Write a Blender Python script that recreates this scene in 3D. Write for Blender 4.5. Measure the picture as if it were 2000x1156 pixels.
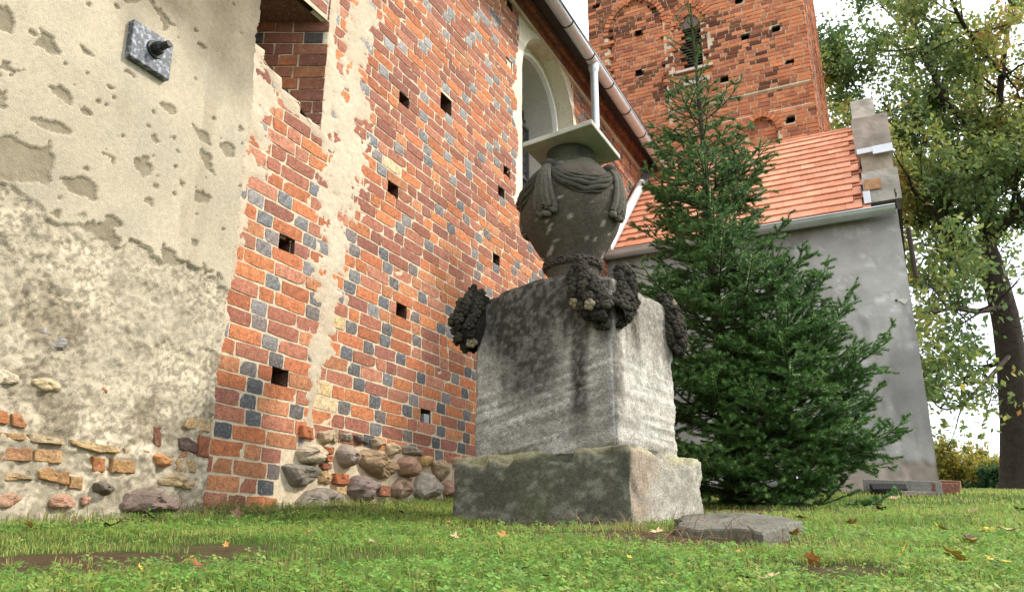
import bpy, math, random
import numpy as np
from mathutils import Matrix, Vector

# ------------------------------------------------------------------ clear
for o in list(bpy.data.objects):
    bpy.data.objects.remove(o)
SC = bpy.context.scene
COL = SC.collection
R = math.radians
rng = np.random.default_rng(7)
random.seed(7)

# ------------------------------------------------------------------ camera
FPX, PITCH, YAW = 1580.0, R(17.5), R(26.2)
cam = bpy.data.cameras.new('camera')
cam.sensor_width = 36.0
cam.lens = FPX / 2000.0 * 36.0
cam.clip_start = 0.02
cam.clip_end = 3000
camo = bpy.data.objects.new('camera', cam)
camo.location = (0, 0, 0)
camo.rotation_euler = (math.pi / 2 + PITCH, 0, YAW)
COL.objects.link(camo)
SC.camera = camo

# ------------------------------------------------------------------ world, sun, exposure
SUN_H = np.array([.88, .475]); SUN_EL = R(40)
SUN_H = SUN_H / np.linalg.norm(SUN_H)
w = bpy.data.worlds.new('World'); SC.world = w; w.use_nodes = True
nt = w.node_tree; nt.nodes.clear()
out = nt.nodes.new('ShaderNodeOutputWorld'); bg = nt.nodes.new('ShaderNodeBackground')
sky = nt.nodes.new('ShaderNodeTexSky'); sky.sky_type = 'NISHITA'; sky.sun_disc = False
sky.sun_elevation = SUN_EL
sky.sun_rotation = math.atan2(SUN_H[0], SUN_H[1])
sky.air_density = 1.0; sky.dust_density = 2.5; sky.ozone_density = 1.0
mixw = nt.nodes.new('ShaderNodeMix'); mixw.data_type = 'RGBA'
cn = nt.nodes.new('ShaderNodeTexNoise'); cn.inputs['Scale'].default_value = 2.2; cn.inputs['Detail'].default_value = 5
cr = nt.nodes.new('ShaderNodeValToRGB')
cr.color_ramp.elements[0].position = .34; cr.color_ramp.elements[0].color = (.58, .58, .58, 1)
cr.color_ramp.elements[1].position = .62; cr.color_ramp.elements[1].color = (.96, .96, .96, 1)
tc = nt.nodes.new('ShaderNodeTexCoord')
nt.links.new(tc.outputs['Generated'], cn.inputs['Vector'])
nt.links.new(cn.outputs['Fac'], cr.inputs['Fac'])
nt.links.new(cr.outputs['Color'], mixw.inputs['Factor'])
nt.links.new(sky.outputs['Color'], mixw.inputs['A'])
mixw.inputs['B'].default_value = (15.0, 15.4, 15.8, 1)      # thin bright cloud veil
nt.links.new(mixw.outputs['Result'], bg.inputs['Color'])
bg.inputs['Strength'].default_value = .10
nt.links.new(bg.outputs['Background'], out.inputs['Surface'])

sl = bpy.data.lights.new('sun', 'SUN'); sl.energy = 2.6; sl.angle = R(5.0); sl.color = (1, .93, .82)
so = bpy.data.objects.new('sun', sl); COL.objects.link(so)
sv = Vector((SUN_H[0] * math.cos(SUN_EL), SUN_H[1] * math.cos(SUN_EL), math.sin(SUN_EL)))
so.rotation_euler = sv.to_track_quat('Z', 'Y').to_euler(); so.location = (20, 30, 40)
SC.view_settings.view_transform = 'Standard'; SC.view_settings.look = 'None'
SC.view_settings.exposure = .82; SC.view_settings.gamma = 1
SC.render.engine = 'CYCLES'
SC.cycles.use_denoising = True; SC.cycles.denoising_prefilter = 'NONE'
SC.cycles.max_bounces = 6

# ------------------------------------------------------------------ picture <-> place helpers
FW = np.array([-math.sin(YAW) * math.cos(PITCH), math.cos(YAW) * math.cos(PITCH), math.sin(PITCH)])
RT = np.array([math.cos(YAW), math.sin(YAW), 0.0]); UP = np.cross(RT, FW)
FH = np.array([-math.sin(YAW), math.cos(YAW), 0.0])
def ray(x, y): return FW + RT * (x - 1000) / FPX - UP * (y - 578) / FPX
def onx(x, y, a): d = ray(x, y); return d * (a / d[0])
def ony(x, y, a): d = ray(x, y); return d * (a / d[1])
def onz(x, y, a): d = ray(x, y); return d * (a / d[2])
def atf(x, y, f): d = ray(x, y); return d * (f / (d @ FH))

PF = np.array([-200, 0, 1.5, 4, 7, 9, 12, 20, 40, 400.])
PZ = np.array([-.18, -.18, -.075, .108, .36, .60, .83, 1.32, 1.5, 1.5])
# ------------------------------------------------------------------ numpy noise
_lat = np.random.default_rng(11).random((64, 256, 256)).astype(np.float32)
def vnoise(u, v, k=0):
    u = np.asarray(u, float); v = np.asarray(v, float)
    iu = np.floor(u).astype(int); iv = np.floor(v).astype(int)
    fu = u - iu; fv = v - iv
    fu = fu * fu * (3 - 2 * fu); fv = fv * fv * (3 - 2 * fv)
    L = _lat[k % 64]
    a = L[iu % 256, iv % 256]; b = L[(iu + 1) % 256, iv % 256]
    c = L[iu % 256, (iv + 1) % 256]; d = L[(iu + 1) % 256, (iv + 1) % 256]
    return (a * (1 - fu) + b * fu) * (1 - fv) + (c * (1 - fu) + d * fu) * fv
def fbm(u, v, k=0, o=4, g=.5):
    s = 0; a = 1; t = 0
    for i in range(o):
        s = s + a * vnoise(u * 2 ** i + i * 17.3, v * 2 ** i + i * 9.1, k + i); t += a; a *= g
    return s / t
def sstep(a, b, x):
    t = np.clip((x - a) / (b - a), 0, 1); return t * t * (3 - 2 * t)

def ground_z(x, y):
    x = np.asarray(x, float); y = np.asarray(y, float)
    f = x * FH[0] + y * FH[1]
    z = np.interp(f, PF, PZ)
    z = z + .05 * sstep(-2.6, -3.4, x) * sstep(0, 4, y)
    z = z + (fbm(x * 1.3, y * 1.3, 20, 3) - .5) * .05 + (fbm(x * 6, y * 6, 24, 2) - .5) * .014
    return z
def onground(px, py):
    d = ray(px, py); t = .6
    while t < 60:
        p = d * t
        if p[2] < ground_z(p[0], p[1]): break
        t += .01 + t * .002
    return d * t

# ------------------------------------------------------------------ object helpers
def mesh_np(name, V, F, col=None, smooth=True):
    """V (n,3); F (m,k) one polygon size, or list of such arrays; col (n,3) point colours"""
    me = bpy.data.meshes.new(name)
    V = np.ascontiguousarray(V, dtype=np.float32)
    Fs = F if isinstance(F, list) else [F]
    Fs = [np.asarray(f, dtype=np.int32) for f in Fs if len(f)]
    nl = sum(f.size for f in Fs); npoly = sum(len(f) for f in Fs)
    me.vertices.add(len(V)); me.vertices.foreach_set('co', V.ravel())
    me.loops.add(nl); me.loops.foreach_set('vertex_index', np.concatenate([f.ravel() for f in Fs]))
    me.polygons.add(npoly)
    tot = np.concatenate([np.full(len(f), f.shape[1], np.int32) for f in Fs])
    st = np.concatenate([[0], np.cumsum(tot)[:-1]]).astype(np.int32)
    me.polygons.foreach_set('loop_start', st); me.polygons.foreach_set('loop_total', tot)
    me.polygons.foreach_set('use_smooth', np.full(npoly, smooth) if isinstance(smooth, bool) else np.asarray(smooth, bool))
    if col is not None:
        a = me.color_attributes.new('Col', 'FLOAT_COLOR', 'POINT')
        c = np.ones((len(V), 4), np.float32); c[:, :3] = col
        a.data.foreach_set('color', c.ravel())
    me.update(calc_edges=True); me.validate()
    return me
def link(name, me, parent=None, mat=None, kind=None, loc=None):
    o = bpy.data.objects.new(name, me); COL.objects.link(o)
    if mat is not None:
        if not len(me.materials): me.materials.append(mat)
    if loc is not None: o.location = loc
    if parent is not None:
        o.parent = parent
        l = parent.location.copy()
        if parent.parent: l = Vector((0, 0, 0)) + parent['_w'] if '_w' in parent else l
        if l.length > 0: o.matrix_parent_inverse = Matrix.Translation(-l)
    if kind: o['kind'] = kind
    return o
def thing(name, label, cat, loc=(0, 0, 0), group=None):
    o = bpy.data.objects.new(name, None); COL.objects.link(o); o.location = loc
    o.empty_display_size = .2
    o['label'] = label; o['category'] = cat
    if group: o['group'] = group
    return o
def tag(o, label, cat, group=None):
    o['label'] = label; o['category'] = cat
    if group: o['group'] = group
    return o

class MB:
    """collects shapes into one mesh"""
    def __init__(s): s.V = []; s.F3 = []; s.F4 = []; s.C = []; s.n = 0; s.S = []
    def add(s, V, F, col=(.5, .5, .5)):
        V = np.asarray(V, float); F = np.asarray(F, int)
        s.V.append(V); (s.F4 if F.shape[1] == 4 else s.F3).append(F + s.n)
        c = np.asarray(col, float)
        s.C.append(np.broadcast_to(c, (len(V), 3)).copy()); s.n += len(V); return s
    def box(s, lo, hi, col=(.5, .5, .5), M=None, jit=0):
        lo = np.array(lo, float); hi = np.array(hi, float)
        V = np.array([[(lo, hi)[i][0], (lo, hi)[j][1], (lo, hi)[k][2]] for i in (0, 1) for j in (0, 1) for k in (0, 1)])
        if jit: V = V + rng.normal(0, jit, V.shape)
        if M is not None: V = V @ np.array(M)[:3, :3].T + np.array(M)[:3, 3]
        return s.add(V, BOXF, col)
    def tube(s, pts, rad, n=8, col=(.5, .5, .5), cap=True):
        V, F = tube_np(pts, rad, n)
        s.add(V, F, col)
        if cap:
            for c, e in ((0, 1), (len(pts) - 1, -1)):
                ring = list(range(c * n, c * n + n))
                Vc = np.vstack([V[ring], V[ring].mean(0)])
                f = [[i, (i + 1) % n, n][::e] for i in range(n)]
                s.add(Vc, f, col)
        return s
    def lathe(s, prof, cx, cy, n=32, col=(.5, .5, .5), wob=0):
        prof = np.asarray(prof, float); a = np.linspace(0, 2 * np.pi, n, endpoint=False)
        V = np.array([[cx + r * np.cos(t), cy + r * np.sin(t), z] for r, z in prof for t in a])
        F = [[i * n + j, i * n + (j + 1) % n, (i + 1) * n + (j + 1) % n, (i + 1) * n + j] for i in range(len(prof) - 1) for j in range(n)]
        return s.add(V, F, col)
    def build(s, name, mat, parent=None, smooth=False, kind=None, loc=None):
        V = np.vstack(s.V); C = np.vstack(s.C)
        F = []
        if s.F4: F.append(np.vstack(s.F4))
        if s.F3: F.append(np.vstack(s.F3))
        return link(name, mesh_np(name, V, F, C, smooth if not s.S else np.concatenate(s.S)), parent, mat, kind, loc)
BOXF = np.array([[0, 1, 3, 2], [4, 6, 7, 5], [0, 4, 5, 1], [2, 3, 7, 6], [0, 2, 6, 4], [1, 5, 7, 3]])
def tube_np(pts, rad, n=8):
    P = np.asarray(pts, float); m = len(P)
    rad = np.broadcast_to(np.asarray(rad, float), (m,))
    T = np.gradient(P, axis=0); T /= np.linalg.norm(T, axis=1)[:, None] + 1e-9
    ref = np.array([0, 0, 1.]) if abs(T[0][2]) < .9 else np.array([1., 0, 0])
    V = np.zeros((m, n, 3)); a = np.linspace(0, 2 * np.pi, n, endpoint=False)
    for i in range(m):
        u = np.cross(ref, T[i]); u /= np.linalg.norm(u) + 1e-9
        v = np.cross(T[i], u); ref = np.cross(T[i], u) * 0 + (v * 0 + np.cross(T[i], u)) if False else ref
        if abs(ref @ T[i]) > .95: ref = v
        V[i] = P[i] + rad[i] * (np.cos(a)[:, None] * u + np.sin(a)[:, None] * v)
    F = [[i * n + j, i * n + (j + 1) % n, (i + 1) * n + (j + 1) % n, (i + 1) * n + j] for i in range(m - 1) for j in range(n)]
    return V.reshape(-1, 3), np.array(F)
def grid_faces(nu, nv):
    i = np.arange(nu - 1)[:, None] * nv + np.arange(nv - 1)[None, :]
    i = i.ravel(); return np.stack([i, i + nv, i + nv + 1, i + 1], 1)

# ------------------------------------------------------------------ materials
def mat_col(name, src='Col', rough=.85, bump=.3, bscale=60, var=.25, vscale=9, spec=.3, speck=None, detail=6, tint=(1, 1, 1), dist=.01, rvar=0.0):
    """surface whose own colour comes from the mesh ('Col'), from the object ('OBJ') or a fixed rgb"""
    m = bpy.data.materials.new(name); m.use_nodes = True; n = m.node_tree; b = n.nodes['Principled BSDF']
    b.inputs['Roughness'].default_value = rough; b.inputs['Specular IOR Level'].default_value = spec
    tc = n.nodes.new('ShaderNodeTexCoord')
    geo = n.nodes.new('ShaderNodeNewGeometry')
    pos = geo.outputs['Position']
    if src == 'Col':
        a = n.nodes.new('ShaderNodeAttribute'); a.attribute_name = 'Col'; c = a.outputs['Color']
    elif src == 'OBJ':
        a = n.nodes.new('ShaderNodeObjectInfo'); c = a.outputs['Color']
    else:
        a = n.nodes.new('ShaderNodeRGB'); a.outputs[0].default_value = (*src, 1); c = a.outputs[0]
    nz = n.nodes.new('ShaderNodeTexNoise'); nz.inputs['Scale'].default_value = vscale; nz.inputs['Detail'].default_value = detail
    nz.inputs['Roughness'].default_value = .65
    n.links.new(pos, nz.inputs['Vector'])
    mr = n.nodes.new('ShaderNodeMapRange'); mr.inputs[1].default_value = .25; mr.inputs[2].default_value = .75
    mr.inputs[3].default_value = 1 - var; mr.inputs[4].default_value = 1 + var
    n.links.new(nz.outputs['Fac'], mr.inputs[0])
    mul = n.nodes.new('ShaderNodeMix'); mul.data_type = 'RGBA'; mul.blend_type = 'MULTIPLY'; mul.inputs['Factor'].default_value = 1
    n.links.new(c, mul.inputs['A']); n.links.new(mr.outputs[0], mul.inputs['B'])
    col = mul.outputs['Result']
    if speck:
        for sc_, lo, hi, rgb, fac in speck:
            s2 = n.nodes.new('ShaderNodeTexNoise'); s2.inputs['Scale'].default_value = sc_; s2.inputs['Detail'].default_value = 8; s2.inputs['Roughness'].default_value = .7
            n.links.new(pos, s2.inputs['Vector'])
            r2 = n.nodes.new('ShaderNodeMapRange'); r2.inputs[1].default_value = lo; r2.inputs[2].default_value = hi; r2.inputs[4].default_value = fac
            n.links.new(s2.outputs['Fac'], r2.inputs[0])
            mx = n.nodes.new('ShaderNodeMix'); mx.data_type = 'RGBA'; n.links.new(r2.outputs[0], mx.inputs['Factor'])
            n.links.new(col, mx.inputs['A']); mx.inputs['B'].default_value = (*rgb, 1); col = mx.outputs['Result']
    n.links.new(col, b.inputs['Base Color'])
    if bump:
        bz = n.nodes.new('ShaderNodeTexNoise'); bz.inputs['Scale'].default_value = bscale; bz.inputs['Detail'].default_value = 8; bz.inputs['Roughness'].default_value = .7
        n.links.new(pos, bz.inputs['Vector'])
        bp = n.nodes.new('ShaderNodeBump'); bp.inputs['Strength'].default_value = bump; bp.inputs['Distance'].default_value = dist
        n.links.new(bz.outputs['Fac'], bp.inputs['Height']); n.links.new(bp.outputs['Normal'], b.inputs['Normal'])
    return m
M = {}
LIME = (.62, .54, .42)
bspeck = [(24, .50, .66, (.17, .070, .048), .55), (34, .55, .67, (.60, .45, .32), .26), (95, .50, .62, (.11, .048, .034), .5), (150, .58, .66, (.62, .46, .33), .15)]
M['brick'] = mat_col('brick', 'Col', .9, 1.0, 80, .36, 26, .2, bspeck)
M['brick_obj'] = mat_col('brick_piece', 'OBJ', .9, 1.0, 80, .36, 26, .2, bspeck)
gspeck = [(48, .54, .66, (.46, .44, .42), .5), (120, .50, .62, (.03, .03, .033), .6)]
M['glaze'] = mat_col('glazed_brick', 'Col', .42, .6, 45, .5, 40, .5, gspeck)
M['glaze_obj'] = mat_col('glazed_brick_piece', 'OBJ', .42, .6, 45, .5, 40, .5, gspeck)
M['mortar'] = mat_col('lime_mortar', (.58, .50, .38), .95, 1.0, 70, .25, 14, .1, [(9, .55, .7, (.33, .28, .21), .5)])
M['plaster'] = mat_col('lime_plaster', 'Col', .93, .8, 120, .16, 40, .15, [(75, .58, .68, (.20, .165, .12), .45), (150, .60, .68, (.60, .55, .45), .25), (14, .54, .70, (.33, .29, .225), .35)])
M['stone'] = mat_col('field_stone', 'OBJ', .85, .7, 55, .35, 24, .25, [(45, .6, .72, (.55, .50, .44), .5), (80, .62, .7, (.07, .06, .06), .5)])
M['sandstone'] = mat_col('sandstone', 'Col', .92, 1.0, 85, .38, 42, .15, [(110, .50, .62, (.04, .037, .03), .55), (75, .60, .70, (.40, .38, .33), .22)])
M['iron'] = mat_col('painted_iron', (.055, .062, .075), .45, .6, 60, .4, 30, .5, [(38, .5, .60, (.34, .37, .43), .8)])
M['black'] = mat_col('dark_iron', (.012, .011, .011), .5, .3, 60, .3, 20, .4)
M['zinc'] = mat_col('zinc_sheet', (.50, .52, .54), .38, .08, 12, .12, 5, .5)
M['zinc'].node_tree.nodes['Principled BSDF'].inputs['Metallic'].default_value = .55
M['white'] = mat_col('white_paint', (.75, .74, .70), .6, .1, 60, .08, 12, .3)
M['render'] = mat_col('cement_render', 'Col', .93, .35, 40, .16, 5, .15, [(3.5, .55, .75, (.20, .185, .165), .35)])
M['tile'] = mat_col('clay_tile', 'OBJ', .75, .25, 70, .14, 12, .3)
M['tilec'] = mat_col('clay_tile_mass', 'Col', .75, .25, 70, .14, 12, .3)
M['tbrick'] = mat_col('tower_brick', 'Col', .9, .5, 40, .25, 6, .2, [(7, .56, .72, (.07, .04, .035), .65)])
M['tbrick_obj'] = mat_col('tower_brick_piece', 'OBJ', .9, .5, 40, .25, 6, .2, [(7, .56, .72, (.07, .04, .035), .65)])
M['wood'] = mat_col('dark_wood', (.05, .038, .03), .8, .5, 30, .3, 8, .2)
M['bark'] = mat_col('bark', (.045, .036, .028), .95, 1.0, 18, .4, 7, .1, dist=.05)
M['sprucebark'] = mat_col('spruce_bark', (.05, .043, .028), .95, .6, 60, .35, 20, .1)
M['lead'] = mat_col('lead', (.10, .10, .105), .5, 0, 1, .1, 5, .4)
def foliage(name, trans=.35, rough=.55):
    m = bpy.data.materials.new(name); m.use_nodes = True; n = m.node_tree; b = n.nodes['Principled BSDF']
    a = n.nodes.new('ShaderNodeAttribute'); a.attribute_name = 'Col'
    b.inputs['Roughness'].default_value = rough; b.inputs['Specular IOR Level'].default_value = .3
    n.links.new(a.outputs['Color'], b.inputs['Base Color'])
    t = n.nodes.new('ShaderNodeBsdfTranslucent'); n.links.new(a.outputs['Color'], t.inputs['Color'])
    mx = n.nodes.new('ShaderNodeMixShader'); mx.inputs[0].default_value = trans
    n.links.new(b.outputs[0], mx.inputs[1]); n.links.new(t.outputs[0], mx.inputs[2])
    n.links.new(mx.outputs[0], n.nodes['Material Output'].inputs['Surface'])
    return m
M['leaf'] = foliage('leaf', .45)
M['grass'] = foliage('grass', .5)
M['needle'] = foliage('needle', .22, .5)
mg = bpy.data.materials.new('window_glass'); mg.use_nodes = True
_b = mg.node_tree.nodes['Principled BSDF']; _b.inputs['Base Color'].default_value = (.10, .11, .09, 1)
_b.inputs['Roughness'].default_value = .12; _b.inputs['Specular IOR Level'].default_value = .6
M['glass'] = mg

# ================================================================== GROUND
def build_ground():
    def axis(lo, hi, mid, fine, n):
        t = np.linspace(-1, 1, n); s = np.sign(t) * np.abs(t) ** 2.6
        return np.where(s < 0, mid + (mid - lo) * s, mid + (hi - mid) * s)
    xs = axis(-260, 260, -1.0, .1, 240); ys = axis(-60, 420, 4.0, .1, 300)
    X, Y_ = np.meshgrid(xs, ys, indexing='ij')
    Z = ground_z(X, Y_)
    V = np.stack([X, Y_, Z], -1).reshape(-1, 3)
    m = soil_mask(V[:, 0], V[:, 1])
    green = np.array([.050, .085, .018]); soil = np.array([.085, .055, .032])
    g = green[None] * (.7 + .6 * fbm(V[:, 0] * 2, V[:, 1] * 2, 30)[:, None])
    c = g * (1 - m[:, None]) + soil[None] * m[:, None]
    o = link('lawn_ground', mesh_np('lawn_ground', V, grid_faces(len(xs), len(ys)), c), None, mat_col('lawn_soil', 'Col', .97, 1.0, 45, .35, 20, .1, [(60, .55, .68, (.16, .12, .06), .5)], dist=.02))
    o['kind'] = 'structure'
PATCH = []          # bare earth patches (x, y, half length, half width, angle)
def patch_px(px, py, a, b, ang):
    p = onground(px, py); PATCH.append((p[0], p[1], a, b, ang))
def soil_mask(x, y):
    m = np.zeros_like(x)
    wv = (fbm(x * 5, y * 5, 33, 3) - .5)
    for (cx, cy, a, b, t) in PATCH:
        dx = x - cx; dy = y - cy
        u = dx * math.cos(t) + dy * math.sin(t); v = -dx * math.sin(t) + dy * math.cos(t)
        d = np.sqrt((u / a) ** 2 + (v / b) ** 2) + wv * 1.3
        m = np.maximum(m, 1 - sstep(.55, 1.15, d))
    return m
patch_px(250, 1098, .42, .30, YAW); patch_px(60, 1090, .3, .22, YAW); patch_px(430, 1075, .2, .2, YAW)
patch_px(1180, 1040, .75, .22, R(12)); patch_px(1430, 1062, .5, .24, R(30)); patch_px(1290, 1048, .5, .24, R(20)); patch_px(1050, 1025, .4, .16, R(170))
patch_px(1640, 1120, .12, .12, 0); patch_px(1500, 1100, .12, .10, 0); patch_px(1850, 1010, .3, .2, 0); patch_px(700, 1085, .12, .12, 0); patch_px(1180, 1020, .5, .15, R(12)); patch_px(1180, 1000, 1.0, .9, 0)
patch_px(1505, 1000, .8, .5, 0); patch_px(1350, 995, .5, .5, 0)
patch_px(20, 1003, .9, .12, R(90)); patch_px(300, 1000, .5, .10, R(90)); patch_px(600, 998, .9, .12, R(90))
build_ground()

# ================================================================== NAVE
XW = -3.5
nave = thing('church_nave', 'old brick church wall with peeling plaster, arched window and boulder footing', 'church', (XW, 5, .2))
COURSE, SL, HL, JT = .097, .272, .13, .014
HOLES = [(560, 492), (548, 735), (790, 200), (872, 205), (768, 382), (785, 602), (832, 812), (970, 518), (990, 332), (980, 372), (996, 15), (1030, 25), (995, 130)]
hole_rects = []
for i, h in enumerate(HOLES):
    p = onx(h[0], h[1], XW)
    k = round((p[2] - .2) / COURSE - .5); z0 = .2 + k * COURSE
    ww = .075 if i not in (3,) else .10
    hole_rects.append((p[1] - ww, p[1] + ww, z0 + .0, z0 + COURSE * (1.2 if i != 3 else 1.9)))
NICHE = (3.2, 4.02, 2.86, 3.77)
NICHES = [(3.2, 3.42, 3.14, 3.77), (3.42, 3.60, 3.04, 3.77), (3.60, 3.80, 2.95, 3.77), (3.80, 4.02, 2.87, 3.77)]
WIN = (7.33, 8.97, 3.8, 6.12)
WYC, WW, WSP = 8.15, .80, 5.28

def core_field(us, vs, depth, to3, name, parent, mat, col=None):
    U, V_ = np.meshgrid(us, vs, indexing='ij')
    D = depth(U, V_)
    P = to3(U.ravel(), V_.ravel(), D.ravel())
    F = grid_faces(len(us), len(vs))
    if col is not None: col = np.broadcast_to(np.array(col), (len(P), 3)); F = F[(D.ravel()[F].max(1) < .06)]
    return link(name, mesh_np(name, P, F, col, False), parent, mat)
def edge_lines(lo, hi, step, edges):
    s = set(np.round(np.arange(lo, hi + 1e-6, step), 4))
    for e in edges:
        if lo < e < hi: s.add(round(e - .001, 4)); s.add(round(e + .001, 4))
    return np.array(sorted(s))
def in_rect(y, z, r): return (y > r[0]) & (y < r[1]) & (z > r[2]) & (z < r[3])
ysl = edge_lines(3.1, 16.4, .4, [e for r in hole_rects + NICHES + [WIN] for e in r[:2]])
zsl = edge_lines(-.3, 6.45, .4, [e for r in hole_rects + NICHES + [WIN] for e in r[2:]])
def core_depth(y, z):
    d = np.full(y.shape, .0048)
    for r in hole_rects: d = np.where(in_rect(y, z, r), .7, d)
    for r in NICHES + [WIN]: d = np.where(in_rect(y, z, r), 1.2, d)
    return d
core = core_field(ysl, zsl, core_depth, lambda u, v, d: np.stack([XW - d, u, v], 1), 'wall', nave, mat_col('wall_mortar', 'Col', .95, 1.0, 70, .25, 14, .1, [(9, .55, .7, (.36, .29, .20), .5), (90, .52, .64, (.34, .26, .17), .5)]), (.58, .485, .35))

for (a, b, c, d) in hole_rects:
    mb = MB()
    x0, x1 = XW - .55, XW - .004; V = [[x, y, z] for x in (x0, x1) for y in (a, b) for z in (c, d)]
    mb.add(V, [[0, 2, 3, 1], [0, 4, 6, 2], [1, 3, 7, 5], [0, 1, 5, 4], [2, 6, 7, 3]], (.085, .042, .028))  # dark brown lining: the shade inside the hole is painted in
    mb.build('putlog_hole', M['brick'], core)
# ---- bricks
def brick_shape(L, H, r, dep=.05, amp=1.0):
    gy = np.array([-.5, -.25, 0, .25, .5]) * L; gz = np.array([-.5, 0, .5]) * H
    V = []
    for i, a in enumerate(gy):
        for j, b in enumerate(gz):
            edge = i in (0, 4) or j in (0, 2); corner = i in (0, 4) and j in (0, 2)
            x = r.normal(0, .0007 * amp) if not edge else -.0006 - abs(r.normal(0, .0006 * amp)) - (.0008 if corner else 0)
            jy = r.normal(0, .0022 * amp) if i in (0, 4) else 0; jz = r.normal(0, .0020 * amp) if j in (0, 2) else 0
            if corner: jy -= np.sign(a) * abs(r.normal(.001, .003)); jz -= np.sign(b) * abs(r.normal(.0005, .0015))
            V.append([x, a + jy, b + jz])
    if r.random() < .34:
        k = [0, 2, 12, 14][r.integers(4)]; q = r.uniform(.006, .022); V[k][1] -= np.sign(V[k][1]) * q; V[k][2] -= np.sign(V[k][2]) * q * r.uniform(.3, .8); V[k][0] -= .003
    if r.random() < .16:
        for k in range(15):
            if V[k][2] * r.choice([-1, 1]) > -.01 and r.random() < .6: V[k][0] -= r.uniform(.001, .005)
    ring = [0, 3, 6, 9, 12, 13, 14, 11, 8, 5, 2, 1]
    n0 = len(V)
    for k in ring: V.append([-dep, V[k][1], V[k][2]])
    F = [[i * 3 + j, (i + 1) * 3 + j, (i + 1) * 3 + j + 1, i * 3 + j + 1] for i in range(4) for j in range(2)]
    m = len(ring)
    F += [[ring[k], n0 + k, n0 + (k + 1) % m, ring[(k + 1) % m]] for k in range(m)]
    return np.array(V), np.array(F)
def brick_rows(u0, u1, v0, v1, course, sl, hl, jt, excl, r, bond=None):
    """Flemish-like bond; returns list (u0,u1,v0,v1,is_header)"""
    outl = []; nrow = int((v1 - v0) / course)
    for k in range(nrow):
        za = v0 + k * course; zb = za + course - jt
        u = u0 - r.uniform(0, .04) - (0 if k % 2 else (sl + hl) * .5)
        hd = (k % 2 == 0)
        while u < u1:
            if bond == 'mixed' and r.random() < .12: hd = not hd
            L = (hl if hd else sl) * r.uniform(.94, 1.05)
            a, b = u, u + L; u = b + jt; isH = hd; hd = not hd
            segs = [(max(a, u0), min(b, u1))]
            for e in excl:
                if e[3] <= za + .25 * course or e[2] >= zb - .2 * course: continue
                ns = []
                for (p, q) in segs:
                    if e[1] <= p or e[0] >= q: ns.append((p, q)); continue
                    if e[0] - p > .045: ns.append((p, e[0] - .004))
                    if q - e[1] > .045: ns.append((e[1] + .004, q))
                segs = ns
            for (p, q) in segs:
                if q - p > .04: outl.append((p, q, za, zb, isH))
    return outl
RED = [(.50, .178, .078), (.45, .155, .073), (.53, .20, .085), (.33, .130, .085), (.43, .19, .12), (.29, .12, .088), (.49, .215, .105), (.39, .160, .100)]
DARK = [(.090, .092, .100), (.13, .125, .125), (.105, .09, .085), (.17, .155, .15), (.07, .072, .080), (.13, .10, .09)]
PALE = [(.62, .46, .24), (.66, .52, .31)]
def brick_colour(isH, y, z, r):
    if isH and r.random() < (.64 if z < 2.2 else .42):
        c = DARK[r.integers(len(DARK))]; g = 1
    else:
        c = RED[r.integers(len(RED))]; g = 0
    if g == 0 and z > 2.3 and r.random() < .45: c = RED[[3, 5, 7][r.integers(3)]]
    return np.array(c) * r.uniform(.8, 1.2), g
# exclusions: niche, window surround, putlog holes, boulder footing
exc = list(hole_rects) + NICHES + [(WIN[0] - .03, WIN[1] + .03, WIN[2], WIN[3] + .03)]
exc += [(3.9, 4.25, -1, .60), (4.18, 5.0, -1, .72), (5.0, 5.6, -1, .70), (5.6, 30, -1, .66)]
br = np.random.default_rng(3)
rows = brick_rows(3.30, 16.2, .03, 6.3, COURSE, SL, HL, JT, exc, br, 'mixed')
def visible_size(y0, y1, z0, z1):
    c = np.array([XW, (y0 + y1) / 2, (z0 + z1) / 2]); dd = c @ FW
    px = 1000 + FPX * (c @ RT) / dd; py = 578 - FPX * (c @ UP) / dd
    vis = -30 < px < 1330 and -20 < py < 1020 and not (930 < px < 1320 and py > 560)
    return (y1 - y0) * (z1 - z0) / np.linalg.norm(c) ** 3 if vis else 0
order = sorted(range(len(rows)), key=lambda i: -visible_size(*rows[i][:4]))
lone = set(order[:296])
NV = 18; BSM = np.array([False] * 20)
shapes = {False: [brick_shape(SL, COURSE - JT, br) for _ in range(NV)], True: [brick_shape(HL, COURSE - JT, br) for _ in range(NV)]}
shmesh = {}
for h in (False, True):
    for g in (0, 1):
        for k, (V, F) in enumerate(shapes[h]):
            me = mesh_np('brick', V, F, None, BSM); me.materials.append(M['glaze_obj' if g else 'brick_obj']); shmesh[h, g, k] = me
rest = {0: MB(), 1: MB()}
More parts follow.
